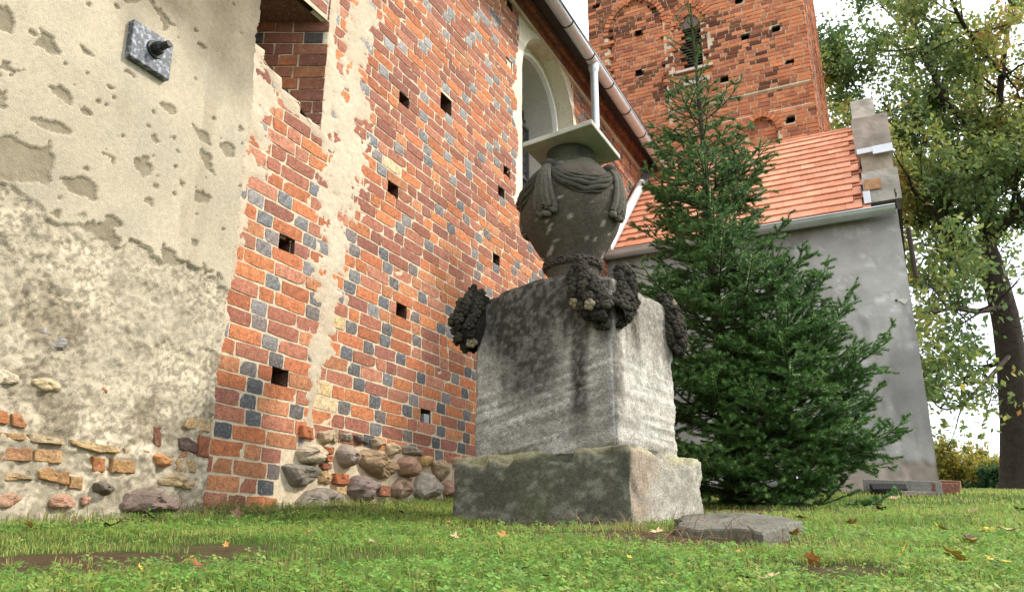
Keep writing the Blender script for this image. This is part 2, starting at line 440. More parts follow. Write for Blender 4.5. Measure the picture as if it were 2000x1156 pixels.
for i, (a, b, za, zb, isH) in enumerate(rows):
    c, g = brick_colour(isH, a, za, br)
    if br.random() < .003: c, g = np.array(PALE[br.integers(2)]), 0
    # pale repair bricks beside the plaster strip
    if 4.05 < (a + b) / 2 < 4.32 and za < 1.55 and br.random() < .22: c, g = np.array(PALE[br.integers(2)]), 0
    k = br.integers(NV); L = SL if isH is False else HL
    dx = br.uniform(-.0012, .0022); dz = br.normal(0, .0015); rot = br.normal(0, .006)
    if i in lone:
        o = bpy.data.objects.new('brick', shmesh[isH, g, k]); COL.objects.link(o)
        o.location = (XW + dx, (a + b) / 2, (za + zb) / 2 + dz); o.scale = (1, (b - a) / L, 1); o.rotation_euler = (rot, 0, 0)
        o.color = (*c, 1); o.parent = core
        o.matrix_parent_inverse = Matrix.Identity(4)
    else:
        V, F = shapes[isH][k]
        V = V * [1, (b - a) / L, 1]
        V = np.stack([V[:, 0], V[:, 1] * math.cos(rot) - V[:, 2] * math.sin(rot), V[:, 1] * math.sin(rot) + V[:, 2] * math.cos(rot)], 1)
        rest[g].add(V + [XW + dx, (a + b) / 2, (za + zb) / 2 + dz], F, c); rest[g].S.append(BSM)
rest[0].build('brick', M['brick'], core, True, 'stuff'); rest[1].build('brick', M['glaze'], core, True, 'stuff')

# ---- lime plaster left on the bricks (strip and window surround)
def strip_patch():
    ys = np.arange(3.30, 4.95, .0140); zs = np.arange(.5, 6.3, .0140)
    Y_, Z = np.meshgrid(ys, zs, indexing='ij')
    zc = np.array([.5, 1.0, 1.45, 2.0, 2.4, 3.1, 3.95, 5.0, 6.3]); yc = np.array([4.14, 4.15, 4.20, 4.26, 4.31, 4.33, 4.40, 4.46, 4.52]); hw = np.array([.03, .06, .12, .17, .22, .22, .18, .17, .17])
    n1 = fbm(Y_ * 7, Z * 7, 1, 4) - .5; n2 = fbm(Y_ * 30, Z * 30, 5, 3) - .5
    d = np.abs(Y_ - np.interp(Z, zc, yc)) / np.interp(Z, zc, hw)
    n3 = fbm(Y_ * 22, Z * 22, 83, 3) - .5
    m = 1.0 - d + n1 * 2.3 + n3 * 1.6
    n3 = n3 * 1.0
    # smears by the edge of the big plaster field and round the niche
    e1 = 1.0 - (Y_ - 3.30) / np.interp(Z, [.5, 1.2, 1.6, 2.3, 2.9, 3.2], [.02, .03, .10, .16, .22, .2]) + n1 * 2.2 + n3 * 1.2 - 3 * sstep(3.3, 3.6, Z)
    e2 = 1.0 - np.hypot((Y_ - 4.07) / .06, np.maximum(0, np.abs(Z - 3.5) - .75) / .1) + n1 * 1.8 + n3 * 1.5
    e3 = 1.0 - np.abs(Z - np.interp(Y_, [3.3, 3.5, 3.7, 4.0], [3.12, 3.02, 2.93, 2.83])) / .07 * 1.0 - np.maximum(0, Y_ - 4.0) * 9 + n1 * 2.0
    m = np.maximum(np.maximum(m, e1), np.maximum(e2, e3))
    X = XW + np.clip(m * .010 - .003, -.03, .0055) + n2 * .005
    inn = np.zeros(Y_.shape, bool)
    for r_ in NICHES: inn |= in_rect(Y_, Z, (r_[0], r_[1] - (.01 if r_[1] > 4 else 0), r_[2] + .02, r_[3]))
    for r_ in hole_rects: inn |= in_rect(Y_, Z, r_)
    X = np.where(inn, XW - .045, X)
    c1 = np.array([.57, .49, .375]); c2 = np.array([.46, .37, .265])
    t = np.clip(fbm(Y_ * 4, Z * 4, 8) * 1.6 - .3, 0, 1)[..., None]
    c = (c1 * t + c2 * (1 - t)).reshape(-1, 3)
    V = np.stack([X, Y_, Z], -1).reshape(-1, 3)
    F = grid_faces(len(ys), len(zs)); keep = (X.ravel()[F].max(1) > XW - .02)
    return link('plaster_strip', mesh_np('plaster_strip', V, F[keep], c), nave, M['plaster'])
strip_patch()
def arch_inside(y, z, w=WW): return ((np.abs(y - WYC) < w) & (z < WSP)) | (((y - WYC) ** 2 + (z - WSP) ** 2) < w * w)
def window_surround():
    ys = np.arange(6.95, 9.6, .02); zs = np.arange(3.55, 6.32, .02)
    Y_, Z = np.meshgrid(ys, zs, indexing='ij')
    n1 = fbm(Y_ * 5, Z * 5, 2, 4) - .5; n2 = fbm(Y_ * 25, Z * 25, 6, 3) - .5
    dr = np.where(Z < WSP, np.abs(Y_ - WYC) - WW, np.hypot(Y_ - WYC, Z - WSP) - WW)
    m = 1 - dr / np.where(Y_ < WYC, .17, .22) + n1 * 1.6
    X = XW + np.clip(m * .02 - .006, -.03, .012) + n2 * .006
    c = np.array([.70, .63, .50]) * (.75 + .5 * fbm(Y_ * 6, Z * 6, 9))[..., None]
    V = np.stack([X, Y_, Z], -1).reshape(-1, 3); F = grid_faces(len(ys), len(zs))
    ins = arch_inside(Y_, Z, WW - .005).ravel()
    keep = (~ins[F].all(1)) & (V[:, 0][F].max(1) > XW - .02)
    # pull the rim vertices inside the arch onto the arch line
    d = V[:, 1:] - [WYC, WSP]; up = V[:, 2] > WSP
    rr = np.hypot(d[:, 0], d[:, 1])
    s = np.where(ins & up, WW / np.maximum(rr, .01), 1)
    V[:, 1] = np.where(ins & up, WYC + d[:, 0] * s, np.where(ins, WYC + np.sign(d[:, 0]) * WW, V[:, 1]))
    V[:, 2] = np.where(ins & up, WSP + d[:, 1] * s, V[:, 2])
    return link('plaster_surround', mesh_np('plaster_surround', V, F[keep], c.reshape(-1, 3)), nave, M['plaster'])
window_surround()

# ---- arched window
def arch_pts(wd, n=24, zb=3.8):
    a = np.linspace(0, np.pi, n)
    return np.array([[WYC + wd, zb]] + [[WYC + wd * math.cos(t), WSP + wd * math.sin(t)] for t in a] + [[WYC - wd, zb]])
def arch_strip(mb, w0, x0, w1, x1, col):
    A, B = arch_pts(w0), arch_pts(w1); n = len(A)
    V = np.vstack([np.column_stack([np.full(n, x0), A]), np.column_stack([np.full(n, x1), B])])
    mb.add(V, [[i, i + 1, n + i + 1, n + i] for i in range(n - 1)], col)
CR = (.66, .60, .48)
mb = MB(); arch_strip(mb, WW, XW + .004, WW, XW - .20, CR); arch_strip(mb, WW, XW - .20, WW - .12, XW - .20, (.74, .70, .60))
win = mb.build('window', M['plaster'], nave, True)
mb = MB(); arch_strip(mb, WW - .115, XW - .197, WW - .115, XW - .17, (.8, .8, .78)); arch_strip(mb, WW - .115, XW - .17, WW - .15, XW - .17, (.8, .8, .78)); arch_strip(mb, WW - .15, XW - .17, WW - .15, XW - .24, (.8, .8, .78))
mb.build('frame_bead', M['white'], win, True)
mb = MB(); arch_strip(mb, WW - .15, XW - .23, WW - .20, XW - .62, (.46, .44, .40)); mb.build('reveal', M['plaster'], win, True)
mb = MB(); A = arch_pts(WW - .19); n = len(A)
mb.add(np.vstack([np.column_stack([np.full(n, XW - .60), A]), [[XW - .60, WYC, WSP]]]), [[i, i + 1, n] for i in range(n - 1)] + [[n - 1, 0, n]], (.1, .1, .1))
mb.build('pane', M['glass'], win)
mb = MB(); wv = WW - .2
for k in range(-7, 8):
    y = WYC + k * .085
    top = WSP + math.sqrt(max(0, wv * wv - (y - WYC) ** 2))
    t = .012 if k % 7 else .03
    mb.box((XW - .60, y - t / 2, 3.8), (XW - .585 + (t > .02) * .03, y + t / 2, top))
for k in range(18):
    z = 3.85 + k * .125
    hw = wv if z < WSP else math.sqrt(max(0.01, wv * wv - (z - WSP) ** 2))
    t = .012 if k % 6 else .035
    mb.box((XW - .60, WYC - hw, z - t / 2), (XW - .583 + (t > .02) * .03, WYC + hw, z + t / 2))
mb.build('leading', M['lead'], win)
mb = MB(); mb.box((XW - .65, WYC - WW, 3.7), (XW + .05, WYC + WW, 3.8), (.6, .55, .45)); mb.build('sill', M['plaster'], win)

# ---- splayed niche beside the plaster: sill, jamb bricks, back
NY, NZ = 4.02, 2.86
jd = np.array([-.897, -.4415, 0]); JL = .62
mb = MB()
j0 = np.array([XW, NY, 0.]); j1 = j0 + jd * JL
mb.add([[*(j0[:2] + jd[:2] * .005), NZ - .1], [*(j1[:2]), NZ - .1], [*(j1[:2]), 6.6], [*(j0[:2] + jd[:2] * .005), 6.6]], [[0, 1, 2, 3]], (.3, .25, .2))
mb.add([[j1[0], j1[1], NZ - .1], [j1[0], 2.9, NZ - .1], [j1[0], 2.9, 6.6], [j1[0], j1[1], 6.6]], [[0, 1, 2, 3]], (.3, .25, .2))
nic = mb.build('niche', M['mortar'], nave); MB().box((XW - .6, 3.1, 3.76), (XW - .052, NY + .0, 4.1), (.10, .05, .035)).build('soffit', M['brick'], nic)  # soffit coloured near black to paint the shade under the niche head
jn = np.array([.4415, -.897, 0])          # jamb faces the viewer side
mb = MB()
for (a, b, za, zb, isH) in brick_rows(0, JL, NZ - .05, 5.2, COURSE, SL, HL, JT, [], br, 'mixed'):
    c, g = brick_colour(isH, 3, 3, br); c = c * .55  # jamb bricks darkened, putting the shade of the recess into their colour
    P = lambda t, s, z: j0 + jd * t + jn * s + np.array([0, 0, z])
    q = [P(a, .012, za), P(b, .012, za), P(b, .012, zb), P(a, .012, zb), P(a, -.03, za), P(b, -.03, za), P(b, -.03, zb), P(a, -.03, zb)]
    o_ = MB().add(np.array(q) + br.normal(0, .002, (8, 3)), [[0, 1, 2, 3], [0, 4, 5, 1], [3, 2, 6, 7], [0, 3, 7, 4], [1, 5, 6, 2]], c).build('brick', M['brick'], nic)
# sloping sill, rough plaster
us = np.linspace(3.1, NY + .01, 46); ts = np.linspace(0, 1, 30)
U_, T_ = np.meshgrid(us, ts, indexing='ij')
X_ = XW + .006 - T_ * .56; Z_ = np.interp(U_, [3.1, 3.3, 3.5, 3.7, 3.9, 4.03], [3.2, 3.13, 3.04, 2.95, 2.88, 2.85]) + T_ * .62 + (fbm(U_ * 9, T_ * 6, 3) - .5) * .07 + (fbm(U_ * 40, T_ * 26, 4) - .5) * .02
link('niche_sill', mesh_np('niche_sill', np.stack([X_, U_, Z_], -1).reshape(-1, 3), grid_faces(46, 30), (np.array([.50, .44, .33]) * (.6 + .8 * fbm(U_ * 8, T_ * 8, 12))[..., None]).reshape(-1, 3)), nave, M['plaster'])

# ---- big weathered plaster field on the left
S1 = 2.889
def zpoly(pts, ox, oy, s=S1): return np.array([onx(ox + a / s, oy + b / s, XW + .045)[1:] for a, b in pts])
CH = [[(-60, 10), (40, 30), (80, 80), (95, 140), (80, 180), (30, 175), (-60, 150)],
 [(230, 150), (255, 190), (290, 210), (325, 290), (320, 320), (275, 305), (230, 265), (190, 240), (235, 205)],
 [(470, 280), (500, 285), (525, 310), (520, 325), (480, 310)], [(10, 335), (40, 345), (60, 385), (120, 400), (90, 415), (50, 395), (15, 370)],
 [(-60, 490), (45, 505), (40, 605), (-60, 605)], [(270, 470), (320, 475), (370, 500), (400, 560), (390, 590), (340, 560), (300, 520)],
 [(175, 670), (235, 660), (300, 690), (360, 710), (397, 760), (390, 785), (310, 760), (220, 715)],
 [(-90, 770), (70, 765), (140, 800), (230, 830), (290, 805), (300, 920), (270, 1030), (130, 1020), (-90, 1025)],
 [(330, 1015), (400, 1010), (480, 995), (530, 1030), (565, 1080), (545, 1125), (480, 1120), (410, 1110), (380, 1060)],
 [(700, 400), (740, 395), (775, 430), (760, 445), (715, 425)], [(905, 580), (960, 585), (1000, 620), (1010, 660), (950, 650), (920, 610)],
 [(760, 890), (800, 890), (850, 940), (855, 975), (800, 1000), (765, 950)], [(850, 765), (880, 755), (905, 795), (890, 815)],
 [(1095, 715), (1150, 735), (1180, 770), (1190, 820), (1160, 820), (1120, 770)], [(1130, 840), (1195, 870), (1190, 920), (1220, 1000), (1180, 985), (1150, 920)],
 [(1230, 815), (1280, 800), (1330, 840), (1310, 880), (1260, 880)], [(870, 1035), (900, 1045), (890, 1070), (865, 1055)],
 [(540, 840), (600, 860), (635, 900), (635, 940), (600, 880)], [(1100, 1080), (1150, 1090), (1190, 1120), (1170, 1150), (1110, 1140)],
 [(1110, 250), (1150, 245), (1170, 280), (1140, 285)], [(700, -20), (800, -20), (780, 30), (720, 25)], [(850, 15), (900, 40), (960, 110), (1000, 150), (930, 130), (880, 60)],
 [(930, 130), (960, 140), (970, 165), (935, 170)], [(1020, 1010), (1050, 1030), (1045, 1060), (1025, 1045)]]
CH2 = [[(480, 110), (560, 95), (640, 130), (690, 190), (660, 250), (580, 240), (500, 200)], [(590, 60), (650, 60), (690, 100), (640, 140), (580, 100)],
 [(850, 320), (900, 315), (905, 350), (860, 365)], [(915, 260), (960, 250), (1020, 300), (1080, 330), (1080, 420), (1020, 440), (940, 380), (920, 330)],
 [(1080, 190), (1120, 200), (1110, 240), (1085, 230)], [(300, 20), (345, 30), (340, 75), (305, 70)], [(100, 70), (170, 75), (170, 120), (110, 115)], [(10, 140), (80, 145), (75, 185), (20, 175)], [(1140, 330), (1210, 420), (1170, 450), (1130, 390)]]
polys = [zpoly(p, 0, 0) for p in CH] + [zpoly(p, 0, 400) for p in CH2]
prr = np.random.default_rng(21)
for _ in range(120):
    c = np.array([prr.uniform(1.2, 3.28), prr.uniform(1.4, 3.9)]); s = prr.uniform(.004, .013) * (1 if prr.random() < .85 else 2)
    a = np.linspace(0, 2 * np.pi, 7, endpoint=False); polys.append(c + np.stack([np.cos(a) * s * prr.uniform(.8, 1.8), np.sin(a) * s], 1))
def in_poly(P, y, z):
    ins = np.zeros(y.shape, bool); n = len(P)
    for i in range(n):
        (y0, z0), (y1, z1) = P[i], P[(i + 1) % n]
        if abs(z1 - z0) < 1e-9: continue
        c = ((z0 > z) != (z1 > z)) & (y < (y1 - y0) * (z - z0) / (z1 - z0) + y0); ins ^= c
    return ins
def blur(A, n=1):
    for _ in range(n):
        B = A.copy(); B[1:-1] = (A[:-2] + 2 * A[1:-1] + A[2:]) / 4; A = B.copy(); A[:, 1:-1] = (B[:, :-2] + 2 * B[:, 1:-1] + B[:, 2:]) / 4
    return A
def plaster_field():
    ys = np.arange(.9, 3.42, .0085); zs = np.arange(-.05, 4.0, .0085)
    ys[-1] = 3.42
    Y_, Z = np.meshgrid(ys, zs, indexing='ij')
    wy = (fbm(Y_ * 16, Z * 16, 14, 3) - .5) * .05; wz = (fbm(Y_ * 16, Z * 16, 18, 3) - .5) * .05
    wy = wy + (fbm(Y_ * 48, Z * 48, 16, 2) - .5) * .022; wz = wz + (fbm(Y_ * 48, Z * 48, 19, 2) - .5) * .022
    chip = np.zeros(Y_.shape)
    for P in polys:
        lo = P.min(0) - .06; hi = P.max(0) + .06
        i0, i1 = np.searchsorted(ys, [lo[0], hi[0]]); k0, k1 = np.searchsorted(zs, [lo[1], hi[1]])
        if i1 <= i0 or k1 <= k0: continue
        big = (P.max(0) - P.min(0)).max() > .05; s = 1 if big else .3
        sl_ = (slice(i0, i1), slice(k0, k1))
        chip[sl_] = np.maximum(chip[sl_], in_poly(P, Y_[sl_] + wy[sl_] * s, Z[sl_] + wz[sl_] * s))
    zb = 1.50 + (fbm(Y_ * 2.2, Z * 2.2, 40, 3) - .5) * .55 + (fbm(Y_ * 9, Z * 9, 44, 4) - .5) * .34 + (fbm(Y_ * 30, Z * 30, 47, 2) - .5) * .05 + .10 * sstep(2.2, 1.9, Y_)
    lay2 = (fbm(Y_ * 5, Z * 5, 46, 4) > .46) & (Z > zb - .55)
    coat = (Z > zb).astype(float)
    top = coat * (1 - chip)
    mid = (np.maximum(coat, lay2) > .5).astype(float)
    rough = blur(1 - np.maximum(coat, 0), 3)
    base = XW + .026 + (fbm(Y_ * 1.5, Z * 1.5, 50, 3) - .5) * .03
    n1 = fbm(Y_ * 11, Z * 11, 52, 4) - .5; n2 = fbm(Y_ * 45, Z * 45, 56, 3) - .5
    mas = sstep(.74, .52, Z + (fbm(Y_ * 4, Z * 4, 58, 2) - .5) * .3)
    X = base + top * .011 + mid * .008 + rough * (n1 * .020 + n2 * .010) + (1 - rough) * n2 * .0014 + chip * coat * (n1 * .007 + n2 * .004)
    X = X - mas * .010 + mas * (n1 * .034 + n2 * .010)
    # cracks
    ck = np.abs(fbm(Y_ * 3.3 + wy * 4, Z * 3.3 + wz * 4, 60, 4) - .5)
    X = X - .006 * (1 - sstep(.0, .006, ck)) * rough - .003 * (1 - sstep(0, .004, ck)) * (1 - rough)
    edge = 3.305 + (fbm(Z * 6, Z * 0 + 3.3, 62, 3) - .5) * .05 + (fbm(Z * 30, Z * 0 + 1, 61, 2) - .5) * .02 + .03 * sstep(.8, .4, Z) * 0
    X = np.where(Y_ > edge, XW - .06, X)
    cs = np.array([.45, .388, .29]); cc = np.array([.25, .213, .148]); cro = np.array([.455, .39, .29]); cd = np.array([.26, .215, .15]); cm = np.array([.50, .45, .36])
    t = np.clip(fbm(Y_ * 3, Z * 3, 64, 4) * 1.8 - .4, 0, 1)[..., None]
    C = cs * (.72 + .5 * fbm(Y_ * 2, Z * 2, 66, 5)[..., None])
    drip = sstep(.52, .72, fbm(Y_ * 7, Z * 1.1, 67, 4))[..., None] * .45; C = C * (1 - drip) + np.array([.30, .25, .18]) * drip
    blot = sstep(.56, .70, fbm(Y_ * 5, Z * 5, 68, 5))[..., None] * .4; C = C * (1 - blot) + np.array([.36, .33, .26]) * blot
    hair = (1 - sstep(0, .010, np.abs(fbm(Y_ * 2.6 + wy * 3, Z * 2.6 + wz * 3, 81, 4) - .5)))[..., None] * .0; C = C * (1 - hair)
    C = C * (1 - .5 * chip[..., None] * .0) * 1.0
    C = np.where((chip * coat)[..., None] > .5, cc * (.8 + .4 * fbm(Y_ * 12, Z * 12, 3)[..., None]), C)
    dk = sstep(.52, .66, fbm(Y_ * 7, Z * 7, 70, 5))[..., None] * .8
    pit = sstep(.50, .62, fbm(Y_ * 58, Z * 58, 75, 2))[..., None]
    Cr = (cro * (.8 + .4 * t)) * (1 - dk) + cd * dk; Cr = np.where((mid * rough)[..., None] > .5, Cr * .4 + cs * .6, Cr); Cr = Cr * (1 - .42 * pit); Cr = Cr * (1 + .28 * sstep(.55, .7, fbm(Y_ * 28, Z * 28, 77, 3))[..., None])
    gr = np.array([.40, .35, .265])
    g2 = sstep(.5, .68, fbm(Y_ * 2.6, Z * 2.6, 79, 4))[..., None]
    Cr = Cr * (1 - .45 * g2) + gr * .45 * g2
    r3 = np.clip(rough, 0, 1)[..., None]; C = C * (1 - r3) + Cr * r3
    # brown tone deepening towards the top, edge broken up by noise
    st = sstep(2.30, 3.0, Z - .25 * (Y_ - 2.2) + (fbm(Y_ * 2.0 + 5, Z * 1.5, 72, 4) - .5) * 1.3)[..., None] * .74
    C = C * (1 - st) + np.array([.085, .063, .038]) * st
    V = np.stack([X, Y_, Z], -1).reshape(-1, 3)
    F = grid_faces(len(ys), len(zs)); keep = V[:, 0][F].max(1) > XW - .05
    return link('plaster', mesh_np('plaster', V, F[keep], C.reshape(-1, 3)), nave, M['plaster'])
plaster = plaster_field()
mb = MB(); mb.box((XW - .5, -3, -.4), (XW + .02, .9, 6.2), (.6, .5, .38)); mb.box((XW - .5, .9, 3.98), (XW + .03, 3.31, 6.2), (.5, .42, .3)); mb.build('plaster_end', M['plaster'], nave)

# ---- stones and bricks set in the wall foot
def stone_from_px(pts, ox, oy, s, X0, bulge, col, parent, name='stone', seed=0, flat=.35):
    P = np.array([onx(ox + a / s, oy + b / s, X0)[1:] for a, b in pts])
    r_ = np.random.default_rng(seed)
    # resample outline
    Q = np.vstack([P, P[:1]]); L = np.r_[0, np.cumsum(np.linalg.norm(np.diff(Q, axis=0), axis=1))]
    n = 28; t = np.linspace(0, L[-1], n, endpoint=False)
    O = np.stack([np.interp(t, L, Q[:, 0]), np.interp(t, L, Q[:, 1])], 1)
    if name == 'stone': O = (O + .5 * np.roll(O, 1, 0) + .5 * np.roll(O, -1, 0)) / 2
    O = O + (np.stack([vnoise(O[:, 0] * 30 + seed, O[:, 1] * 30, 1), vnoise(O[:, 0] * 30, O[:, 1] * 30 + seed, 2)], 1) - .5) * .009
    c = O.mean(0); size = np.linalg.norm(O - c, axis=1).mean()
    V = []; rings = [(1.02, -.9), (1.0, -.05), (.93, .42), (.82, .70), (.62, .90), (.40, 1.0), (.2, 1.02)] if name == 'stone' else [(1.01, -1.2), (1.0, .35), (.96, .85), (.86, 1.0), (.6, 1.0), (.3, 1.0)]
    for k, (sc_, h) in enumerate(rings):
        q = c + (O - c) * sc_
        hx = bulge * h * (1 + (vnoise(q[:, 0] * 11 + seed, q[:, 1] * 11, seed) - .5) * .9 * (k > 0)) + (fbm(q[:, 0] * 26, q[:, 1] * 26 + seed, seed + 3, 3) - .5) * (.045 if name == 'stone' else .014)
        V += [[X0 + hx[i], q[i, 0], q[i, 1]] for i in range(n)]
    V.append([X0 + bulge * (1 + r_.normal(0, .06)), *c]); V = np.array(V)
    F4 = [[k * n + i, k * n + (i + 1) % n, (k + 1) * n + (i + 1) % n, (k + 1) * n + i] for k in range(len(rings) - 1) for i in range(n)]
    b0 = (len(rings) - 1) * n
    F3 = [[b0 + i, b0 + (i + 1) % n, len(V) - 1] for i in range(n)]
    me = mesh_np(name, V, [np.array(F4), np.array(F3)], None, False)
    o = link(name, me, parent, M['stone'] if name == 'stone' else M['brick_obj']); o.color = (*(np.array(col) * [.80, .76, .70]), 1)
    return o
# mortar bed behind the boulders
us = np.arange(3.85, 16, .03); vs = np.arange(-.1, .76, .03)
U_, T_ = np.meshgrid(us, vs, indexing='ij')
foot = link('footing', mesh_np('footing', np.stack([XW - .035 + (fbm(U_ * 7, T_ * 7, 5, 3) - .5) * .05 + (fbm(U_ * 30, T_ * 30, 6, 2) - .5) * .02 - .05 * sstep(.62, .74, T_), U_, T_], -1).reshape(-1, 3), grid_faces(len(us), len(vs)), (np.array([.25, .20, .14]) * (.5 + 1.0 * fbm(U_ * 9, T_ * 9, 7))[..., None]).reshape(-1, 3)), nave, M['plaster'])
ST = [([(495, 580), (530, 540), (600, 530), (660, 580), (665, 620), (600, 660), (520, 650)], (.50, .43, .33), .09),
 ([(415, 660), (470, 645), (630, 670), (625, 710), (560, 780), (480, 790), (450, 740)], (.22, .20, .17), .08),
 ([(490, 860), (560, 800), (650, 780), (740, 800), (755, 850), (760, 925), (495, 925)], (.25, .22, .19), .09),
 ([(620, 470), (735, 450), (740, 530), (640, 545)], (.42, .33, .23), .05),
 ([(725, 590), (760, 535), (800, 540), (835, 610), (820, 670), (770, 680), (735, 640)], (.36, .30, .26), .09),
 ([(835, 590), (900, 560), (1000, 610), (1060, 650), (1050, 710), (990, 745), (920, 720), (850, 650)], (.36, .26, .17), .12),
 ([(1000, 540), (1050, 530), (1078, 560), (1070, 600), (1020, 610)], (.52, .41, .28), .07),
 ([(1065, 640), (1120, 605), (1170, 625), (1182, 680), (1140, 735), (1080, 720)], (.42, .27, .20), .11),
 ([(1190, 620), (1230, 600), (1275, 625), (1265, 665), (1200, 670)], (.55, .37, .17), .07),
 ([(1160, 770), (1200, 690), (1250, 700), (1290, 760), (1325, 800), (1300, 840), (1200, 865), (1165, 830)], (.46, .42, .37), .11),
 ([(780, 800), (820, 720), (880, 715), (940, 770), (955, 840), (900, 880), (820, 860)], (.24, .19, .18), .11),
 ([(1030, 790), (1080, 730), (1120, 750), (1150, 810), (1100, 860), (1040, 840)], (.40, .29, .22), .10),
 ([(620, 690), (680, 680), (710, 730), (700, 770), (630, 765)], (.44, .32, .17), .05),
 ([(1260, 640), (1340, 620), (1365, 700), (1330, 760), (1280, 720)], (.40, .31, .20), .07),
 ([(1330, 760), (1368, 740), (1400, 800), (1368, 850), (1335, 830)], (.38, .24, .18), .07),
 ([(820, 490), (900, 500), (915, 545), (840, 530)], (.13, .12, .12), .05),
 ([(915, 510), (960, 505), (995, 550), (930, 565)], (.38, .32, .24), .06),
 ([(1080, 550), (1150, 545), (1230, 580), (1220, 610), (1100, 600)], (.30, .26, .22), .05),
 ([(745, 480), (820, 475), (815, 530), (750, 520)], (.34, .30, .24), .05),
 ([(955, 855), (1000, 850), (1000, 895), (950, 890)], (.16, .17, .17), .04), ([(1120, 745), (1150, 730), (1160, 770), (1135, 780)], (.36, .22, .15), .04),
 ([(760, 870), (900, 890), (900, 925), (760, 925)], (.40, .35, .28), .05), ([(1010, 860), (1160, 865), (1200, 920), (1000, 920)], (.42, .36, .29), .05),
 ([(340, 890), (470, 880), (480, 930), (340, 930)], (.32, .30, .28), .05), ([(1380, 620), (1420, 610), (1430, 660), (1390, 665)], (.45, .36, .26), .06)]
for i, (p, c, b) in enumerate(ST): stone_from_px(p, 400, 680, S1, XW - .015, b, c, foot, 'stone', i * 7 + 1)
BR2 = [([(710, 703), (795, 712), (792, 772), (708, 765)], RED[1]), ([(965, 770), (1025, 778), (1022, 840), (962, 832)], RED[4]), ([(662, 555), (702, 560), (700, 600), (662, 596)], RED[1]), ([(664, 602), (700, 606), (698, 640), (664, 636)], RED[0]), ([(640, 648), (698, 652), (696, 684), (642, 680)], RED[3]), ([(710, 780), (775, 785), (772, 825), (712, 820)], PALE[0]), ([(525, 437), (598, 448), (595, 515), (522, 505)], RED[0])]
for i, (p, c) in enumerate(BR2): stone_from_px(p, 400, 680, S1, XW - .01, .035, c, foot, 'brick', i * 5 + 2)
for k in range(26):       # boulders further along, mostly behind the monument
    y = 6.15 + k * .38 + prr.uniform(-.05, .05); z = .45 + prr.uniform(-.12, .12)
    a = np.linspace(0, 2 * np.pi, 9, endpoint=False); rr = prr.uniform(.10, .19)
    P = np.stack([y + np.cos(a) * rr * prr.uniform(.9, 1.2), z + np.sin(a) * rr], 1)
    pts = [(1000 + FPX * (np.array([XW - .015, q[0], q[1]]) @ RT) / (np.array([XW - .015, q[0], q[1]]) @ FW), 578 - FPX * (np.array([XW - .015, q[0], q[1]]) @ UP) / (np.array([XW - .015, q[0], q[1]]) @ FW)) for q in P]
    stone_from_px(pts, 0, 0, 1, XW - .015, .09, np.array([.36, .29, .23]) * prr.uniform(.7, 1.3), foot, 'stone', k + 60)
TAN = (.56, .37, .19); ORG = (.50, .22, .09); CRM = (.60, .50, .34)
